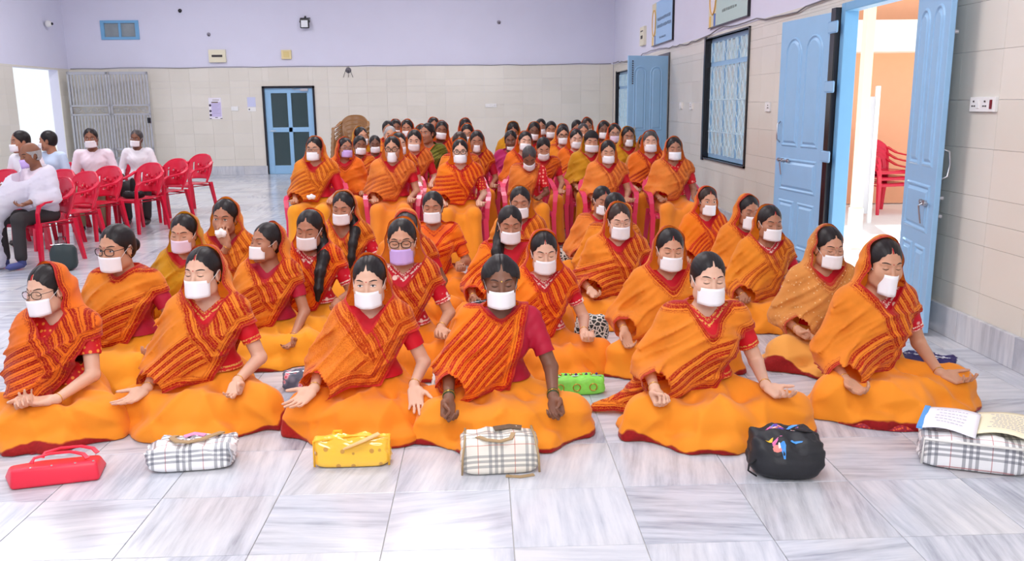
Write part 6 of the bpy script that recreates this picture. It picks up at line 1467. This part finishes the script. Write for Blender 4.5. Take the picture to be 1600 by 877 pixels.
pt = NT('black_white_pattern'); vp = pt.n('ShaderNodeTexVoronoi'); vp.inputs['Scale'].default_value = 34; vp.feature = 'DISTANCE_TO_EDGE'; pt.l(pt.obj(), vp.inputs['Vector']); pt.col(pt.ramp(vp.outputs['Distance'], [(.08, L(220, 216, 206)), (.14, L(34, 40, 38))])); pt.set(rough=.6)
pouch('patterned_bag', (.70, 5.42, 0), -10, .22, .16, .20, pt.m, 'black and white patterned bag behind the gold-trimmed sleeve', 25, 3.5, 'bag')
pouch('patterned_bag', (.76, 7.9, 0), 0, .22, .14, .22, pt.m, 'black and white patterned bag on the floor by the front row of chairs', 26, 3.5, 'bag')
pouch('black_backpack', (-4.10, 8.42, 0), 10, .24, .16, .26, plain('dark_green_black', L(38, 52, 54), .6), 'small dark backpack on the floor at the foot of the shawled man', 27, 3.5, 'backpack', ex=lambda e_: strap([(-.04, 0, .25), (-.03, 0, .33), (.03, 0, .33), (.04, 0, .25)], .02, .005, 'carry_loop', M_black, e_))
e2 = pouch('black_bag', (-4.44, 11.10, .425), -20, .26, .20, .09, M_black, 'black bag lying on the seat of an empty red chair', 28, 3.5, 'bag', ex=lambda e_: softbox('upright_flap', .07, .06, .26, 3, .2, .004, M_black, e_, 30, n=5))
pouch('red_pouch', (.10, 5.35, 0), 0, .14, .10, .12, M_redbag, 'small red pouch half hidden in the lap gap behind the green-bangled woman', 29, 4)
# socks and shoes of the seated men
def feet(P_, m, sc=1.0):
    r = PERS[P_]
    for s in (-1, 1):
        o = MB().lathe([(.005, -.10), (.034, -.07), (.044, .0), (.040, .08), (.006, .125)], 12, Matrix.Translation((s*.12, -.42, .042)) @ Matrix.Rotation(R(90), 4, 'X') @ Matrix.Scale(.8, 4, (0, 1, 0))).build('sock', m, r, smooth=True)
        MB().tube([(s*.12, -.36, .04), (s*.12, -.355, .16)], [.042, .036], 10).build('sock_ankle', m, o, smooth=True)
feet('M1', M_sock); 
for k in ('M2', 'M3', 'M4', 'M5'): feet(k, plain('dark_shoe', L(44, 38, 38), .4))
# white cloth held to the mouth, and the cloth in the lap
def cloth_lump(name, P_, c, s, label, cat='handkerchief'):
    r = PERS[P_]; q = r.matrix_world if False else Matrix.Translation(r.location) @ Matrix.Rotation(r.rotation_euler.z, 4, 'Z') @ Matrix.Scale(r.scale[0], 4)
    loc = q @ Vector(c); e = empty(name, loc, 0, label, cat)
    bm = bmesh.new(); bmesh.ops.create_icosphere(bm, subdivisions=3, radius=1)
    for v in bm.verts:
        n_ = v.co.normalized(); k = 1+.16*math.sin(6*n_.x+2*n_.z)+.12*math.sin(9*n_.y+5*n_.x)+.08*math.sin(13*n_.z); v.co = Vector((n_.x*s[0], n_.y*s[1], n_.z*s[2]))*k
    me = D.meshes.new('cloth'); bm.to_mesh(me); bm.free(); me.polygons.foreach_set('use_smooth', [True]*len(me.polygons)); link('cloth', me, MK['white'], e)
cloth_lump('handkerchief', 'H2', (.01, -.155, .625), (.042, .022, .032), 'crumpled white handkerchief pressed to a seated woman\'s mouth')
cloth_lump('handkerchief', 'C1', (.01, -.27, .655), (.045, .03, .025), 'small pale cloth in the hands of the leftmost chair-row woman')

# red printed border of the petticoat showing under some hems
M_bord = NT('printed_red_border'); _o = M_bord.obj(); _v = M_bord.n('ShaderNodeTexVoronoi'); _v.inputs['Scale'].default_value = 70; M_bord.l(_o, _v.inputs['Vector'])
M_bord.col(M_bord.ramp(_v.outputs['Distance'], [(.2, L(226, 110, 40)), (.35, L(186, 30, 44)), (.7, L(140, 16, 40))])); M_bord.set(rough=.7)
def hem_border(key, pts, h=.05, amp=.012):
    P_ = [Vector((x, y, 0)) for x, y in pts]; n = 40; seed = sum(map(ord, key))
    def f(u, v):
        s = u*(len(P_)-1); i = min(int(s), len(P_)-2); p = P_[i].lerp(P_[i+1], s-i); d = (P_[i+1]-P_[i]).normalized(); nn = Vector((d.y, -d.x, 0))
        return p+nn*(amp*math.sin(u*26+seed)*(1-v)-.03*v)+Vector((0, 0, .004+h*v*(1+.25*math.sin(u*17+seed))))
    MB().grid(f, n, 4, thick=.003).build('hem_border', M_bord.m, PERS[key], smooth=True)
hem_border('F1', [(-.02, -.455), (.10, -.44), (.20, -.40), (.29, -.33)], .045)
hem_border('F6', [(-.34, -.32), (-.20, -.43), (0, -.475), (.20, -.44), (.34, -.32)], .035, .006)
